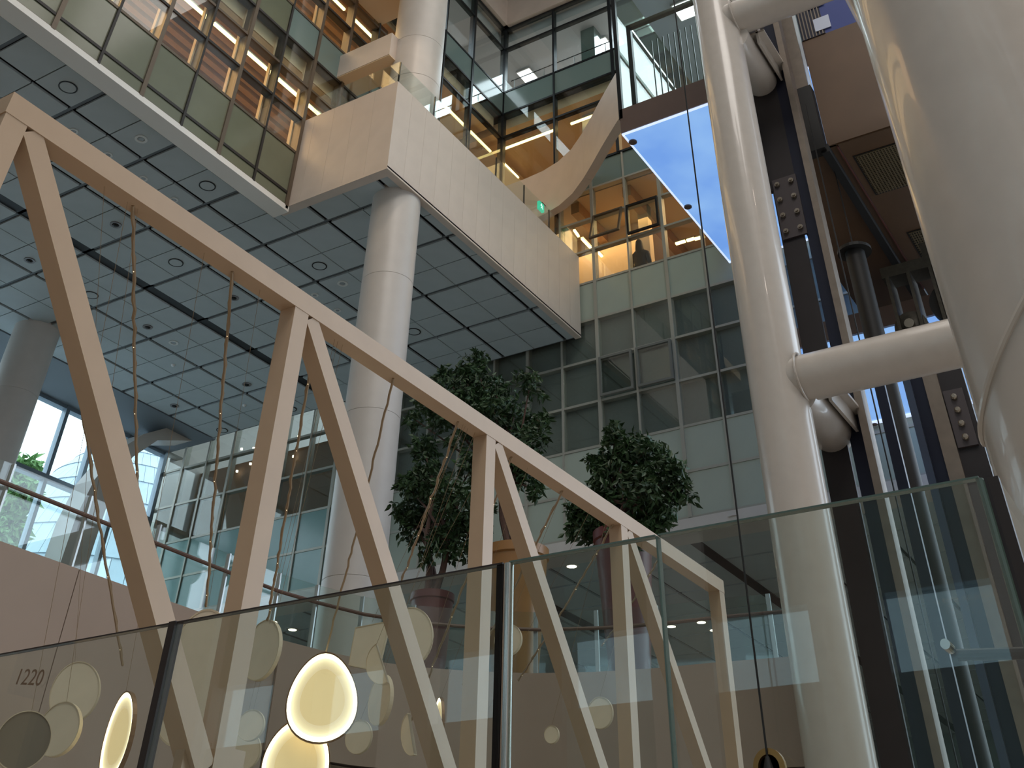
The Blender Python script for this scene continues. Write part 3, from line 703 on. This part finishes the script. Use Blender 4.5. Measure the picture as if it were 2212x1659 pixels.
for p, l in (((1235, 1222), 'just right of the tan planter'), ((1307, 1210), 'touching the fourth truss upright'), ((1450, 1352), 'leftmost of three right of the pale joint'), ((1515, 1343), 'middle of three right of the pale joint'), ((1543, 1360), 'touching the truss end post'), ((535, 1351), 'left of the upright cream oval'), ((590, 1342), 'at the top right of the upright cream oval'), ((632, 1359), 'just above the large glowing egg'), ((868, 1315), 'above the half-moon sheet by the maroon planter'), ((1588, 1117), 'at the soffit edge beside the plumb cable')):
    c = at(*p, 2, 6.05)
    t = thing('downlight', (c.x, c.y, 6.05), 'lit downlight in the lower soffit, ' + l, 'downlight', 'lit downlights in the lower soffit')
    put('trim_ring', MB().lathe((c.x, c.y, 6.05), [(.14, 0), (.14, -.015), (.1, -.015)], 18), white_paint, t)
    put('lens', MB().lathe((c.x, c.y, 6.045), [(.1, 0), (.09, -.012)], 18), spot_led, t)
lamp('lower_hall_light', 'AREA', (23, 9, 5.8), 130, WHITE, 9, 12)

# ------------------------------------------------------------------ curved mezzanine parapet with glass guard
ZP = 2.3; k_ = ZP / 2
par = [(-3, 5.93 * k_)] + [(x * k_, y * k_) for x, y in [(1.0, 5.93), (3.76, 5.93), (5.0, 5.93), (5.7, 5.93), (6.23, 5.91), (6.58, 5.84), (6.98, 5.72), (7.34, 5.5), (7.68, 5.16), (7.96, 4.75), (8.14, 4.3), (8.25, 3.82), (8.30, 3.32), (8.37, 2.9), (8.42, 2.5)]]
mez = thing('parapet', (6, 6, 1.5), 'curved beige mezzanine edge sweeping round behind the hanging lamps', 'parapet')
for a, b_ in zip((-3, 0.2, 2.0, 3.5, 5.0), (0.2, 2.0, 3.5, 5.0, par[5][0])):
    put('face_panel', MB().box(a + .004, b_ - .004, par[1][1], par[1][1] + .25, -.4, ZP), parapet_m, mez)
put('face_panel', MB().strip(par[5:], 1.5, ZP, .25), parapet_m, mez, smooth=True)
fl = MB(); pts = par[5:]
fl.add([(x, y, 1.48) for x, y in pts] + [(x + 6, y + 6, 1.48) for x, y in pts], [(i, i + 1, len(pts) + i + 1, len(pts) + i) for i in range(len(pts) - 1)])
put('underside_panel', fl, mat('underside_beige', (150, 136, 120), .7), mez)
fl2 = MB(); fl2.add([(x + .02, y + .1, ZP - .03) for x, y in par] + [(x + 7, y + 7, ZP - .03) for x, y in par], [(i, i + 1, len(par) + i + 1, len(par) + i) for i in range(len(par) - 1)])
put('deck', fl2, room_floor, mez)
gd = thing('glass_balustrade', (6, 6.4, ZP), 'glass balustrade with thin bright posts on the curved beige mezzanine edge', 'balustrade')
gp = []
for i, (x, y) in enumerate(par):
    a = Vector(par[max(i - 1, 0)]); b_ = Vector(par[min(i + 1, len(par) - 1)]); d = (b_ - a).normalized()
    gp.append((x - d.y * .16, y + d.x * .16))
GT = ZP + .56
for i in range(1, len(gp) - 1):
    put('pane', MB().strip([gp[i], gp[i + 1]], ZP, GT, .012), rail_glass, gd)
dist = 0; last = None
for i in range(1, len(gp) - 1):
    a, b_ = Vector(gp[i]), Vector(gp[i + 1]); L = (b_ - a).length; nseg = max(1, round(L / .62))
    for s_ in range(nseg):
        p = a + (b_ - a) * s_ / nseg
        put('post', MB().box(p.x - .008, p.x + .008, p.y - .02, p.y + .02, ZP, GT), steel_post, gd)
put('handrail', MB().tube([(x, y - .05, ZP + .40) for x, y in gp[1:]], .016, 8), mat('rail_wood', (92, 68, 56), .5), gd, smooth=True)

# ------------------------------------------------------------------ tall window with what stands outside it
win = thing('window_1', (11, 20.4, 2), 'tall bright window at the far end of the hall', 'window', kind='structure')
WY = 20.42
wx = [7.3, 8.5, 9.7, 10.9, 12.1, 13.45, 14.33, 15.35, 16.45]
for x in wx: put('mullion', MB().box(x - .045, x + .045, WY - .08, WY + .08, -1.15, 10.0), mat('window_frame', (120, 134, 146), .4, metal=.3), win)
for z in (8.35, 6.7, 5.0, 3.3): put('transom', MB().box(7.3, 16.5, WY - .09, WY + .09, z - .06, z + .06), MATS['window_frame'], win)
put('head', MB().box(7.3, 16.5, WY - .05, WY + .15, 9.9, 10.1), MATS['window_frame'], win)
put('pane', MB().box(7.3, 16.5, WY, WY + .012, -1.15, 10.0), clear, win)
struct('wall_left', MB().box(-16, 7.3, 20.3, 20.6, -1.4, 23.2).box(7.3, 17, 20.3, 20.6, 10.0, 23.2), white_paint, 'white wall beside and above the tall window', 'wall')
ar = thing('arch_brace', (14.6, 19.5, 6), 'curved white brace arching in front of the tall window', 'brace')
oo = [(16.1, 10.08), (15.45, 10.0), (14.84, 9.62), (14.31, 9.06), (13.89, 8.25), (13.71, 7.42), (13.66, 6.4), (13.7, 4.5)]
ii = [(16.25, 9.98), (15.25, 9.62), (14.70, 9.03), (14.45, 8.42), (14.38, 7.81), (14.33, 7.0), (14.3, 6.2), (14.3, 4.5)]
def band(ps, qs, y0, y1):
    mb = MB(); vs = []
    for p, q_ in zip(ps, qs): vs += [(p[0], y0, p[1]), (q_[0], y0, q_[1]), (q_[0], y1, q_[1]), (p[0], y1, p[1])]
    fs = []
    for i in range(len(ps) - 1):
        a, b_ = 4 * i, 4 * i + 4
        for k in range(4): fs.append((a + k, a + (k + 1) % 4, b_ + (k + 1) % 4, b_ + k))
    fs += [(0, 1, 2, 3), tuple(4 * (len(ps) - 1) + k for k in range(4))]
    return mb.add(vs, fs)
put('curved_casing', band(oo, ii, 19.3, 19.9), white_paint, ar)
# outside: shingled domed building, street tree, plain forecourt
struct('ground', MB().box(-60, 120, 21, 160, -1.6, -1.2), mat('forecourt', (170, 176, 180), .8), 'pale forecourt outside the window', 'ground')
dome = thing('domed_building', (37, 48, -1.2), 'domed building clad in pale blue-grey shingle bands outside the window', 'building')
dome_m = mat('dome_shingle', (150, 166, 178), .5, noise=.05, scale=.6)
NB, NS = 17, 20
for i in range(NB):
    t0, t1 = i / NB * math.pi / 2, (i + 1) / NB * math.pi / 2
    for j in range(NS):
        a0, a1 = math.radians(150 + 6.2 * (j + .5 * (i % 2))), math.radians(150 + 6.2 * (j + .97 + .5 * (i % 2)))
        vs = []
        for t, e in ((t0, 1.012), (t1, 1.0)):
            for a in (a0, a1):
                vs.append((37 + 9.5 * e * math.cos(t) * math.cos(a), 48 + 9 * e * math.cos(t) * math.sin(a), -1.2 + 24.5 * math.sin(t)))
        for t, e in ((t0, .985), (t1, .985)):
            for a in (a0, a1):
                vs.append((37 + 9.5 * e * math.cos(t) * math.cos(a), 48 + 9 * e * math.cos(t) * math.sin(a), -1.2 + 24.5 * math.sin(t)))
        if i < 14 and j < 17:
            put('shingle', MB().add(vs, [(0, 1, 3, 2), (4, 6, 7, 5), (0, 4, 5, 1), (2, 3, 7, 6), (0, 2, 6, 4), (1, 5, 7, 3)]), dome_m, dome)
put('core', MB().lathe((37, 48, -1.2), [(8.9 * math.cos(t), 24.2 * math.sin(t)) for t in [k / 12 * math.pi / 2 for k in range(13)]], 32), mat('dome_joint', (110, 124, 136), .7), dome)
wing = thing('office_building', (26, 40, -1.2), 'low grey frame building with window strips outside the tall window', 'building')
for z in (2.2, 5.2, 8.0): put('beam', MB().box(23.2, 30.5, 33, 34, z, z + .6), mat('wing_grey', (112, 122, 130), .7), wing)
for x in (23.2, 24.7, 26.4, 28.4, 30.2): put('pier', MB().box(x, x + .35, 33, 34, -1.2, 8.6), MATS['wing_grey'], wing)

# ------------------------------------------------------------------ trees
def leaves(blobs, count, size, lim=None):
    mb = MB(); tot = sum(b[3] ** 2 for b in blobs)
    for (x, y, z, r_) in blobs:
        for _ in range(int(count * r_ * r_ / tot)):
            u = Vector((random.gauss(0, 1), random.gauss(0, 1), random.gauss(0, 1))).normalized() * r_ * random.uniform(.35, 1.0) ** .6
            c = Vector((x, y, z)) + u
            if lim and not lim(c): continue
            d = Vector((random.gauss(0, 1), random.gauss(0, 1), random.gauss(-.5, .7))).normalized()
            a = d.orthogonal().normalized(); a.rotate(Matrix.Rotation(random.uniform(0, 6.28), 3, d))
            L, W = size * random.uniform(.7, 1.2), size * .23 * random.uniform(.8, 1.2)
            nrm = d.cross(a) * W * .4
            mb.add([c, c + d * L * .45 + a * W + nrm, c + d * L, c + d * L * .45 - a * W + nrm], [(0, 1, 2), (0, 2, 3)])
    return mb
def scatter(bl):
    out = []
    for x, y, z, r_ in bl:
        out.append((x, y, z, r_ * .72))
        for _ in range(4):
            u = Vector((random.gauss(0, 1), random.gauss(0, 1), random.gauss(0, 1))).normalized() * r_ * random.uniform(.55, 1.0)
            out.append((x + u.x, y + u.y, z + u.z, r_ * random.uniform(.25, .45)))
    return out
def tree(pot, r_, h, potm, blobs, count, label, pot_label, lim=None, trunks=3):
    x, y, z = pot
    p = thing('planter', (x, y, z - h), pot_label, 'planter', None)
    put('pot', MB().lathe((x, y, z - h), [(r_ * .62, 0), (r_ * .97, h * .93), (r_ * 1.03, h * .94), (r_ * 1.03, h), (r_ * .92, h), (r_ * .9, h - .06)], 36), potm, p, smooth=True)
    put('soil', MB().lathe((x, y, z - .07), [(r_ * .9, 0), (r_ * .5, .02)], 24), soil, p)
    t = thing('potted_tree', (x, y, z - .06), label, 'tree')
    put('foliage', leaves(scatter(blobs), int(count * .8), .10, lim), leaf_a, t, kind='stuff')
    bl = sorted(blobs, key=lambda b: -b[3])
    for k in range(trunks):
        b = bl[k % len(bl)]; s0 = Vector((x + .05 * (k - 1), y + .04 * (1 - k), z - .06)); e0 = Vector(b[:3])
        mid = s0.lerp(e0, .45) + Vector((random.uniform(-.1, .1), random.uniform(-.1, .1), .12))
        q1 = s0.lerp(mid, .5) + Vector((random.uniform(-.04, .04), random.uniform(-.04, .04), 0))
        put('stem', MB().tube([s0, q1, mid, mid.lerp(e0, .6) + Vector((.05, -.04, 0)), e0], [.045, .038, .03, .02, .01], 8), bark, t, smooth=True)
        for b2 in bl[3 + k::3]:
            put('branch', MB().tube([mid, mid.lerp(Vector(b2[:3]), .5) + Vector((0, 0, .06)), Vector(b2[:3])], [.022, .015, .007], 6), bark, t, smooth=True)
def blobs(pl, X):
    out = []
    for px, py, rp, dx in pl:
        c = at(px, py, 0, X + dx); out.append((c.x, c.y, c.z, rp / FPX * (RC[2][0] * c.x + RC[2][1] * c.y + RC[2][2] * c.z)))
    return out
azl = math.tan(math.radians(38.75))
tree((10.2, 7.45, 3.49), .245, 1.22, pot_maroon, blobs([(930, 1030, 60, 0), (905, 1095, 55, .3), (985, 1080, 62, -.2), (1010, 1150, 50, 0), (890, 1145, 44, .2), (955, 1165, 48, -.1), (915, 970, 40, .1), (1020, 1010, 40, 0), (880, 1050, 32, 0), (960, 1120, 55, .2), (1045, 1100, 34, .1), (870, 1110, 24, .2)], 10.2), 5200, 'lush potted tree right of the big white column, lowest crown', 'tapered maroon planter under the tree beside the white column', lambda c: c.y / c.x < azl)
tree((10.4, 6.46, 3.88), .367, 1.61, pot_tan, blobs([(1010, 830, 55, 0), (1070, 850, 62, .2), (975, 880, 55, -.2), (1040, 915, 70, 0), (1110, 900, 58, .2), (1150, 950, 48, 0), (1085, 970, 62, -.2), (1140, 1010, 40, .1), (1030, 800, 34, .1), (960, 815, 26, 0), (1145, 830, 34, 0), (930, 870, 36, 0), (1170, 915, 30, .2), (1105, 1030, 40, 0), (895, 905, 26, .1), (1160, 1060, 26, 0)], 10.4), 6800, 'tallest potted tree, its crown touching the grey ceiling line', 'tapered tan planter behind the slanting truss bar')
tree((10.2, 5.0, 3.78), .31, 1.51, pot_maroon, blobs([(1330, 960, 46, 0), (1360, 1000, 60, .2), (1310, 1045, 58, 0), (1385, 1060, 66, -.2), (1430, 1020, 48, .1), (1300, 1110, 52, 0), (1360, 1120, 58, .2), (1440, 1085, 44, 0), (1260, 1085, 36, .1), (1470, 1060, 30, 0), (1400, 965, 34, 0), (1255, 1130, 36, 0), (1415, 1130, 36, -.1), (1328, 920, 20, 0), (1275, 1150, 34, 0), (1330, 1150, 40, -.2), (1375, 1150, 40, -.2), (1240, 1110, 26, 0), (1420, 1110, 40, .1), (1460, 1040, 34, 0), (1300, 1000, 36, 0)], 10.2), 7000, 'potted tree furthest right, in front of the pale wall panels', 'maroon planter hidden behind the truss end under the rightmost tree')
ot = thing('street_tree', (20.5, 33, -1.2), 'sunlit green street tree outside the tall window', 'tree')
put('foliage', leaves(blobs([(30, 1040, 40, 0), (62, 1010, 22, .3), (15, 1085, 40, 0), (48, 1075, 32, 0), (5, 1010, 30, 0), (20, 1140, 36, 0), (68, 1050, 16, 0)], 21.2), 2600, .42), mat('street_leaf', (110, 150, 90), .6, noise=.2, scale=1), ot, kind='stuff')
put('trunk', MB().tube([(20.6, 33.5, -1.2), (20.8, 33.6, 6), (21, 33.7, 12)], [.25, .2, .08], 10), bark, ot)

# ------------------------------------------------------------------ beige truss bridge side
TY = 3.0
tr_ = thing('truss', (4.5, TY, .5), 'beige steel truss running away across the hall, with lamp strings on its top bar', 'truss')
nodes = [1.40, 2.93, 4.49, 6.06, 7.62]; ZT, ZB, ZG_ = 2.33, .36, .56
put('top_chord', MB().box(nodes[0] - .05, nodes[-1] + .05, TY - .045, TY + .045, ZT - .045, ZT + .045), truss_m, tr_)
put('bottom_chord', MB().box(nodes[0] - .05, nodes[-1] + .05, TY - .045, TY + .045, ZB - .045, ZB + .045), truss_m, tr_)
for i, x in enumerate(nodes):
    put('vertical_bar', MB().box(x - .045, x + .045, TY - .043, TY + .043, ZB + .045, ZT - .045), truss_m, tr_)
    put('gusset_plate', MB().box(x - .16, x + .12, TY - .02, TY + .02, ZB + .04, ZG_ + .08), truss_m, tr_)
    if i < 4: put('diagonal_bar', MB().beam((x + .07, TY, ZT - .05), (nodes[i + 1] - .07, TY, ZG_), .08, .082, up=(0, 1, 0)), truss_m, tr_)

# strings with tiny bulbs slung from the top bar
strs = [((50, 430), (265, 1437)), ((290, 435), (300, 1150)), ((503, 580), (445, 1310)), ((685, 705), (578, 1340)), ((850, 810), None), ((990, 905), (850, 1300)), ((1105, 985), (887, 1560)), ((1215, 1065), (1000, 1480)), ((1325, 1140), (1120, 1470)), ((1425, 1170), (1300, 1395))]
names = ['nearest the picture left edge', 'second from the left edge', 'just left of the tall upright', 'hanging across the big white column', '', 'crossing the lowest tree crown', 'beside the third truss upright', 'crossing the tan planter', 'behind the fourth truss upright', 'nearest the truss end']
def string(a, b_, seed):
    rnd = random.Random(seed); pts = []
    n_ = 40
    for k in range(n_ + 1):
        p = a.lerp(b_, k / n_)
        if 0 < k < n_: p += Vector((rnd.uniform(-.004, .004), rnd.uniform(-.004, .004), -.02 * math.sin(math.pi * k / n_)))
        pts.append(p)
    return pts
for i, (pa, pb) in enumerate(strs):
    if pb is None: continue
    a = at(*pa, 1, TY); a.z = ZT - .045; b_ = at(*pb, 1, 4.6)
    if i == 0: b_ = at(265, 1437, 1, 5.2)
    t = thing('fairy_light_string', tuple(a), 'twisted string of tiny lights slung from the truss, ' + names[i], 'light string', 'strings on the truss')
    pts = string(a, b_, i)
    put('wire', MB().tube(pts, .0068, 5), cord_m, t)
    p2 = [p + Vector((.006 * math.sin(k * 1.7), .006 * math.cos(k * 1.7), .004)) for k, p in enumerate(pts)]
    put('wire', MB().tube(p2, .0045, 4), cord_m, t)
    bl = MB()
    for p in pts[6::8]: bl.lathe(p, [(.0, -.009), (.006, 0), (.0, .009)], 6)
    put('bulbs', bl, bulb_m, t, kind='stuff')

# ------------------------------------------------------------------ egg pendants and cream discs
def outline(w_, h_, taper, n=40):
    return [(w_ / 2 * math.sin(t) * (1 - taper * math.cos(t)), h_ / 2 * math.cos(t)) for t in [2 * math.pi * k / n for k in range(n)]]
def disc(name, label, px, py, wpx, hpx, yp, face=None, taper=.0, lit=False, roll=0.0, cut=None, cat='lamp', group=None, hang=None, fm=None, to=None):
    """a flat pendant: outline in its own plane, turned so that it shows wpx wide"""
    c = at(px, py, 1, yp); dep = RC[2][0] * c.x + RC[2][1] * c.y + RC[2][2] * c.z
    full = max(hpx * .72, wpx) if face is None else face
    Wd, Hd = full / FPX * dep, hpx / FPX * dep * .885
    yaw = math.atan2(c.y, c.x) - math.acos(min(1, wpx / full))     # edge-on discs are turned about the vertical
    fwd = Vector((math.cos(yaw), math.sin(yaw), 0)); side = Vector((fwd.y, -fwd.x, 0)); up = Vector((0, 0, 1))
    rc, rs = math.cos(roll), math.sin(roll)
    s2, u2 = side * rc + up * rs, up * rc - side * rs
    ol = outline(Wd, Hd, taper)
    if cut: ol = cut(Wd, Hd)
    def P(s_, h_, d_): return c + s2 * s_ + u2 * h_ + fwd * d_
    t = thing(name, tuple(c), label, cat, group)
    n_ = len(ol); th = .02
    def ringm(k0, k1, d0, d1):
        vs = [P(x * k0, z * k0, d0) for x, z in ol] + [P(x * k1, z * k1, d1) for x, z in ol]
        return vs, [(i, (i + 1) % n_, n_ + (i + 1) % n_, n_ + i) for i in range(n_)]
    def plate(k, d0, d1):
        vs = [P(x * k, z * k, d0) for x, z in ol] + [P(x * k, z * k, d1) for x, z in ol]
        return MB().add(vs, [tuple(range(n_)), tuple(range(2 * n_ - 1, n_ - 1, -1))] + [(i, (i + 1) % n_, n_ + (i + 1) % n_, n_ + i) for i in range(n_)])
    if lit:
        put('diffuser', plate(.97, -.005, .004), egg_face, t)
        led = MB()
        led.add(*ringm(.965, .86, -.012, -.008))
        put('led_strip', led, egg_led, t)
        for g in range(7):  # emission drops ring by ring, painting the glow that fades from the rim
            k0 = .86 - .035 * g
            put('glow_falloff', MB().add(*ringm(k0, k0 - .035, -.008 + .0004 * g, -.0076 + .0004 * g)), mat('egg_falloff_%d' % g, (250, 236, 200), .7, emit=(250 - 5 * g, 230 - 6 * g, 184 - 6 * g), strength=[1.7, 1.4, 1.2, 1.08, 1.0, .94, .89][g]), t)
        rim = MB()
        for k0, k1, d0, d1 in ((1.0, 1.0, -.014, .006), (1.0, .965, -.014, -.014), (.965, .965, -.014, .006), (1.0, .965, .006, .006)): rim.add(*ringm(k0, k1, d0, d1))
        put('rim', rim, egg_rim, t, smooth=False)
    else:
        put('diffuser', plate(.97, -.008, .012), fm or cream, t)
        rim = MB()
        for k0, k1, d0, d1 in ((1.0, 1.0, -.012, .016), (1.0, .97, -.012, -.012), (.97, .97, -.012, .016), (1.0, .97, .016, .016)): rim.add(*ringm(k0, k1, d0, d1))
        put('rim', rim, mat('cream_rim', (204, 188, 162), .5), t)
    top = P(0, max(z for x, z in ol), 0)
    if to is not None:
        put('cord', MB().tube([top, to], .002, 5), cord_m, t)
    elif hang is None:
        put('cord', MB().tube([top, Vector((c.x - (c.y - TY) * .95, TY, ZT - .045))], .0010, 5), cord_m, t)
    else:
        a = at(*hang, 1, TY); a.z = ZT - .045
        put('cord', MB().tube(string(a, top, 99), .0065, 5), cord_m, t)
    return t
half_d = lambda w_, h_: [(w_ * .5 * math.cos(t), h_ / 2 * math.sin(t)) for t in [-math.pi / 2 + math.pi * k / 20 for k in range(21)]]
half_l = lambda w_, h_: [(-w_ * .5 * math.cos(t), h_ / 2 * math.sin(t)) for t in [-math.pi / 2 + math.pi * k / 20 for k in range(21)]]
square = lambda w_, h_: [(-w_ * .42, h_ * .42), (w_ * .5, h_ * .5), (w_ * .3, -h_ * .5), (-w_ * .5, -h_ * .34)]
disc('egg_lamp', 'large glowing egg-shaped lamp, brightest in the middle', 697, 1506, 152, 196, 4.6, 152, .2, True, .06, hang=(850, 810))
disc('egg_lamp', 'glowing egg lamp half hidden below the largest one', 640, 1648, 146, 190, 4.75, 146, .1, True, -.1, to=at(694, 1594, 1, 4.63))
disc('egg_lamp', 'glowing egg lamp seen almost edge-on at the lower left', 258, 1590, 52, 196, 4.3, 150, .1, True, .26)
disc('egg_lamp', 'thin glowing lamp seen edge-on right of the large egg', 948, 1568, 20, 122, 4.6, 95, .1, True, -.05)
disc('lamp_disc', 'round lamp blank lower left, its shade painted dark, cutting over the bright cream disc', 50, 1600, 112, 125, 4.0, 112, .0, fm=mat('disc_shade', (112, 106, 94), .8))  # darker colour paints the shade on this disc
disc('lamp_disc', 'bright cream disc lower left, partly behind the round blank', 128, 1575, 84, 116, 4.5, 100, .05)
disc('lamp_disc', 'faint cream oval behind the lower left disc', 162, 1495, 98, 134, 5.6, 105, .05, roll=.3)
disc('lamp_disc', 'tall cream blank standing behind the left truss diagonal', 420, 1460, 150, 300, 5.4, 190, .08)
disc('lamp_disc', 'upright cream oval just left of the large glowing egg', 567, 1404, 72, 134, 4.9, 110, .03)
disc('lamp_disc', 'pale round disc behind the chrome glass joint', 1098, 1382, 58, 70, 3.9, 62, .0)
disc('lamp_disc', 'half-moon cream sheet under the maroon planter', 888, 1375, 92, 132, 4.7, 100, cut=half_d, roll=.25)
disc('lamp_sheet', 'four-cornered cream sheet right of the large glowing egg', 798, 1398, 80, 110, 5.2, 90, cut=square)
disc('lamp_disc', 'cream crescent overlapping the four-cornered sheet', 826, 1432, 66, 96, 4.6, 75, cut=half_l, roll=.45)
disc('lamp_disc', 'narrow cream oval under the crescent', 822, 1512, 46, 110, 4.7, 90, .03)
disc('lamp_disc', 'half-moon cream sheet below the narrow oval', 890, 1585, 42, 96, 4.5, 60, cut=half_l, roll=.35)
disc('lamp_disc', 'pale round disc before the right end of the beige parapet', 1297, 1540, 54, 68, 3.7, 58, .0)
disc('lamp_disc', 'small pale round disc low in front of the beige parapet', 1192, 1587, 31, 38, 3.9, 33, .0)
disc('lamp_disc', 'dim round disc left of the large glowing egg', 542, 1567, 56, 66, 5.6, 62, .0)
disc('lamp_disc', 'dim wide oval low behind the glowing eggs', 520, 1622, 84, 90, 5.9, 92, .05)
disc('lamp_disc', 'round disc added for a reflection right of the large glowing egg', 775, 1592, 56, 72, 5.6, 62, .0)  # disc added in place of a faint reflection
disc('lamp_disc', 'narrow dim disc left of the chrome glass joint', 1040, 1588, 16, 56, 5.0, 45, .0)

# ------------------------------------------------------------------ person behind the office window
pq = at(1384, 562, 0, 17.0)
pr = thing('person', (17.0, pq.y, 11.15), 'dark-haired person in dark clothes seated with back to the office window', 'person')
me = D.meshes.new('body'); px_, py_, pz_ = 0, 0, 0
u_ = S * .95
sk = [(0, 0, .32), (0, 0, .55), (0, 0, .78), (0, 0, .88), (.02, 0, 1.0), (0, .17, .74), (-.02, .22, .52), (.14, .16, .42), (0, -.17, .74), (-.02, -.22, .52), (.14, -.16, .42), (.05, .09, .3), (.38, .1, .3), (.38, .1, -.0), (.05, -.09, .3), (.38, -.1, .3), (.38, -.1, 0)]
ed = [(0, 1), (1, 2), (2, 3), (3, 4), (2, 5), (5, 6), (6, 7), (2, 8), (8, 9), (9, 10), (0, 11), (11, 12), (12, 13), (0, 14), (14, 15), (15, 16)]
rd = [.14, .13, .12, .06, .1, .065, .05, .035, .065, .05, .035, .09, .07, .045, .09, .07, .045]
me.from_pydata([Vector(v) * u_ for v in sk], ed, [])
body = link('body', me, (17.0, pq.y, 11.15), pr)
md = body.modifiers.new('skin', 'SKIN'); body.modifiers.new('sub', 'SUBSURF').levels = 1
for v, r_ in zip(me.skin_vertices[0].data, rd): v.radius = (r_ * u_, r_ * u_)
me.skin_vertices[0].data[0].use_root = True
me.materials.append(mat('dark_cloth', (28, 24, 26), .8))
hz = 11.15 + .97
put('head', MB().lathe((17.02, pq.y, hz), [(.0, -.085), (.045, -.07), (.058, -.02), (.06, .03), (.045, .07), (.0, .085)], 16), mat('skin', (196, 150, 120), .6), pr, smooth=True)
put('nose', MB().lathe((17.078, pq.y, hz - .01), [(.012, -.012), (.008, .012), (.0, .02)], 8), mat('skin', (196, 150, 120)), pr)
put('hair', MB().lathe((16.985, pq.y, hz), [(.06, -.26), (.095, -.15), (.085, 0), (.078, .05), (.045, .1), (.0, .11)], 16), mat('hair', (14, 12, 12), .5), pr, smooth=True)
put('stool', MB().lathe((17.0, pq.y, 11.12), [(.12, 0), (.03, .02), (.03, .2), (.13, .22), (.13, .25)], 16), mull_dark, pr)

# ------------------------------------------------------------------ near glass screen
gs = thing('glass_screen', (1.7, 1.4, -1.15), 'tall frameless glass screen across the foreground with dark and chrome joints', 'glass screen')
XG, ZG = 1.7, .615
yj = [2.75, 1.95, 1.935, 1.083, 1.072, .772, .766, .215]
for (a, b_), em in zip(((2.75, 1.953), (1.93, 1.085), (1.07, .771), (.766, .225)), (dark_edge, glass_edge, glass_edge, glass_edge)):
    put('pane', MB().box(XG, XG + .012, b_, a, -1.15, ZG), screen_glass, gs)
    put('top_edge', MB().box(XG - .001, XG + .014, b_, a, ZG, ZG + .0028), dark_edge if a > 1.5 else glass_edge, gs)
put('dark_joint', MB().box(XG - .004, XG + .02, 1.932, 1.952, -1.15, ZG + .004), dark_edge, gs)
put('chrome_joint', MB().tube([(XG + .006, 1.075, -1.15), (XG + .006, 1.075, ZG)], .010, 12), chrome, gs, smooth=True)
put('dark_joint', MB().box(XG, XG + .014, 1.084, 1.098, -1.15, ZG), dark_edge, gs)
put('seal_joint', MB().box(XG, XG + .014, .767, .770, -1.15, ZG), glass_edge, gs)
put('corner_pane', MB().tube([(XG + .006, .225, -1.15), (XG + .006, .225, ZG)], .006, 8), glass_edge, gs)
put('return_pane', MB().box(XG + .012, XG + 1.4, .2, .212, -1.15, ZG), screen_glass, gs)
put('return_edge', MB().box(XG + .005, XG + .02, .198, .214, -1.15, ZG), dark_edge, gs)
put('handle_bar', MB().tube([(XG + .06, .33, .395), (XG + .06, .20, .385)], .008, 10), rail_dark, gs)
put('point_fitting', MB().lathe((XG - .01, .33, .395), [(.007, 0), (.007, .03)], 14, (1, 0, 0)), chrome, gs)
# blurred house number mark on the left pane
cu = D.curves.new('marking', 'FONT'); cu.body = '1220'; cu.size = .085 * S; cu.extrude = .0005
cu.materials.append(mat('mark_brown', (112, 92, 74), .7))
q = at(28, 1478, 0, XG - .006)
tmp = D.objects.new('marking', cu); COL.objects.link(tmp)
me = D.meshes.new_from_object(tmp.evaluated_get(bpy.context.evaluated_depsgraph_get())); D.objects.remove(tmp)
me.materials.clear(); me.materials.append(MATS['mark_brown'])
mk = link('marking', me, tuple(q), gs)
mk.rotation_euler = Matrix(((0, 0, -1), (-1, 0, 0), (0, 1, 0))).to_euler(); mk.rotation_euler.rotate_axis('Z', -.12)
mk.scale = (.62, .55, 1)
cbl = put('plumb_cable', MB().tube([(XG - .03, .607, .255), (XG - .02, .592, 6.0)], .0017, 6), black_m); cbl['label'] = 'thin black plumb cable hanging in front of the lift lobby'; cbl['category'] = 'cable'
ft = thing('cable_fitting', (XG - .01, .607, .27), 'round brass fitting with dark cone at the foot of the plumb cable', 'fitting')
put('ring', MB().lathe((XG - .02, .607, .262), [(.024, 0), (.024, .008), (.016, .009), (.016, 0)], 24, (-1, 0, 0)), mat('brass', (150, 118, 70), .35, metal=.7), ft)
put('cone', MB().lathe((XG - .03, .607, .255), [(.011, -.012), (.009, .0), (.003, .02)], 16), black_m, ft)
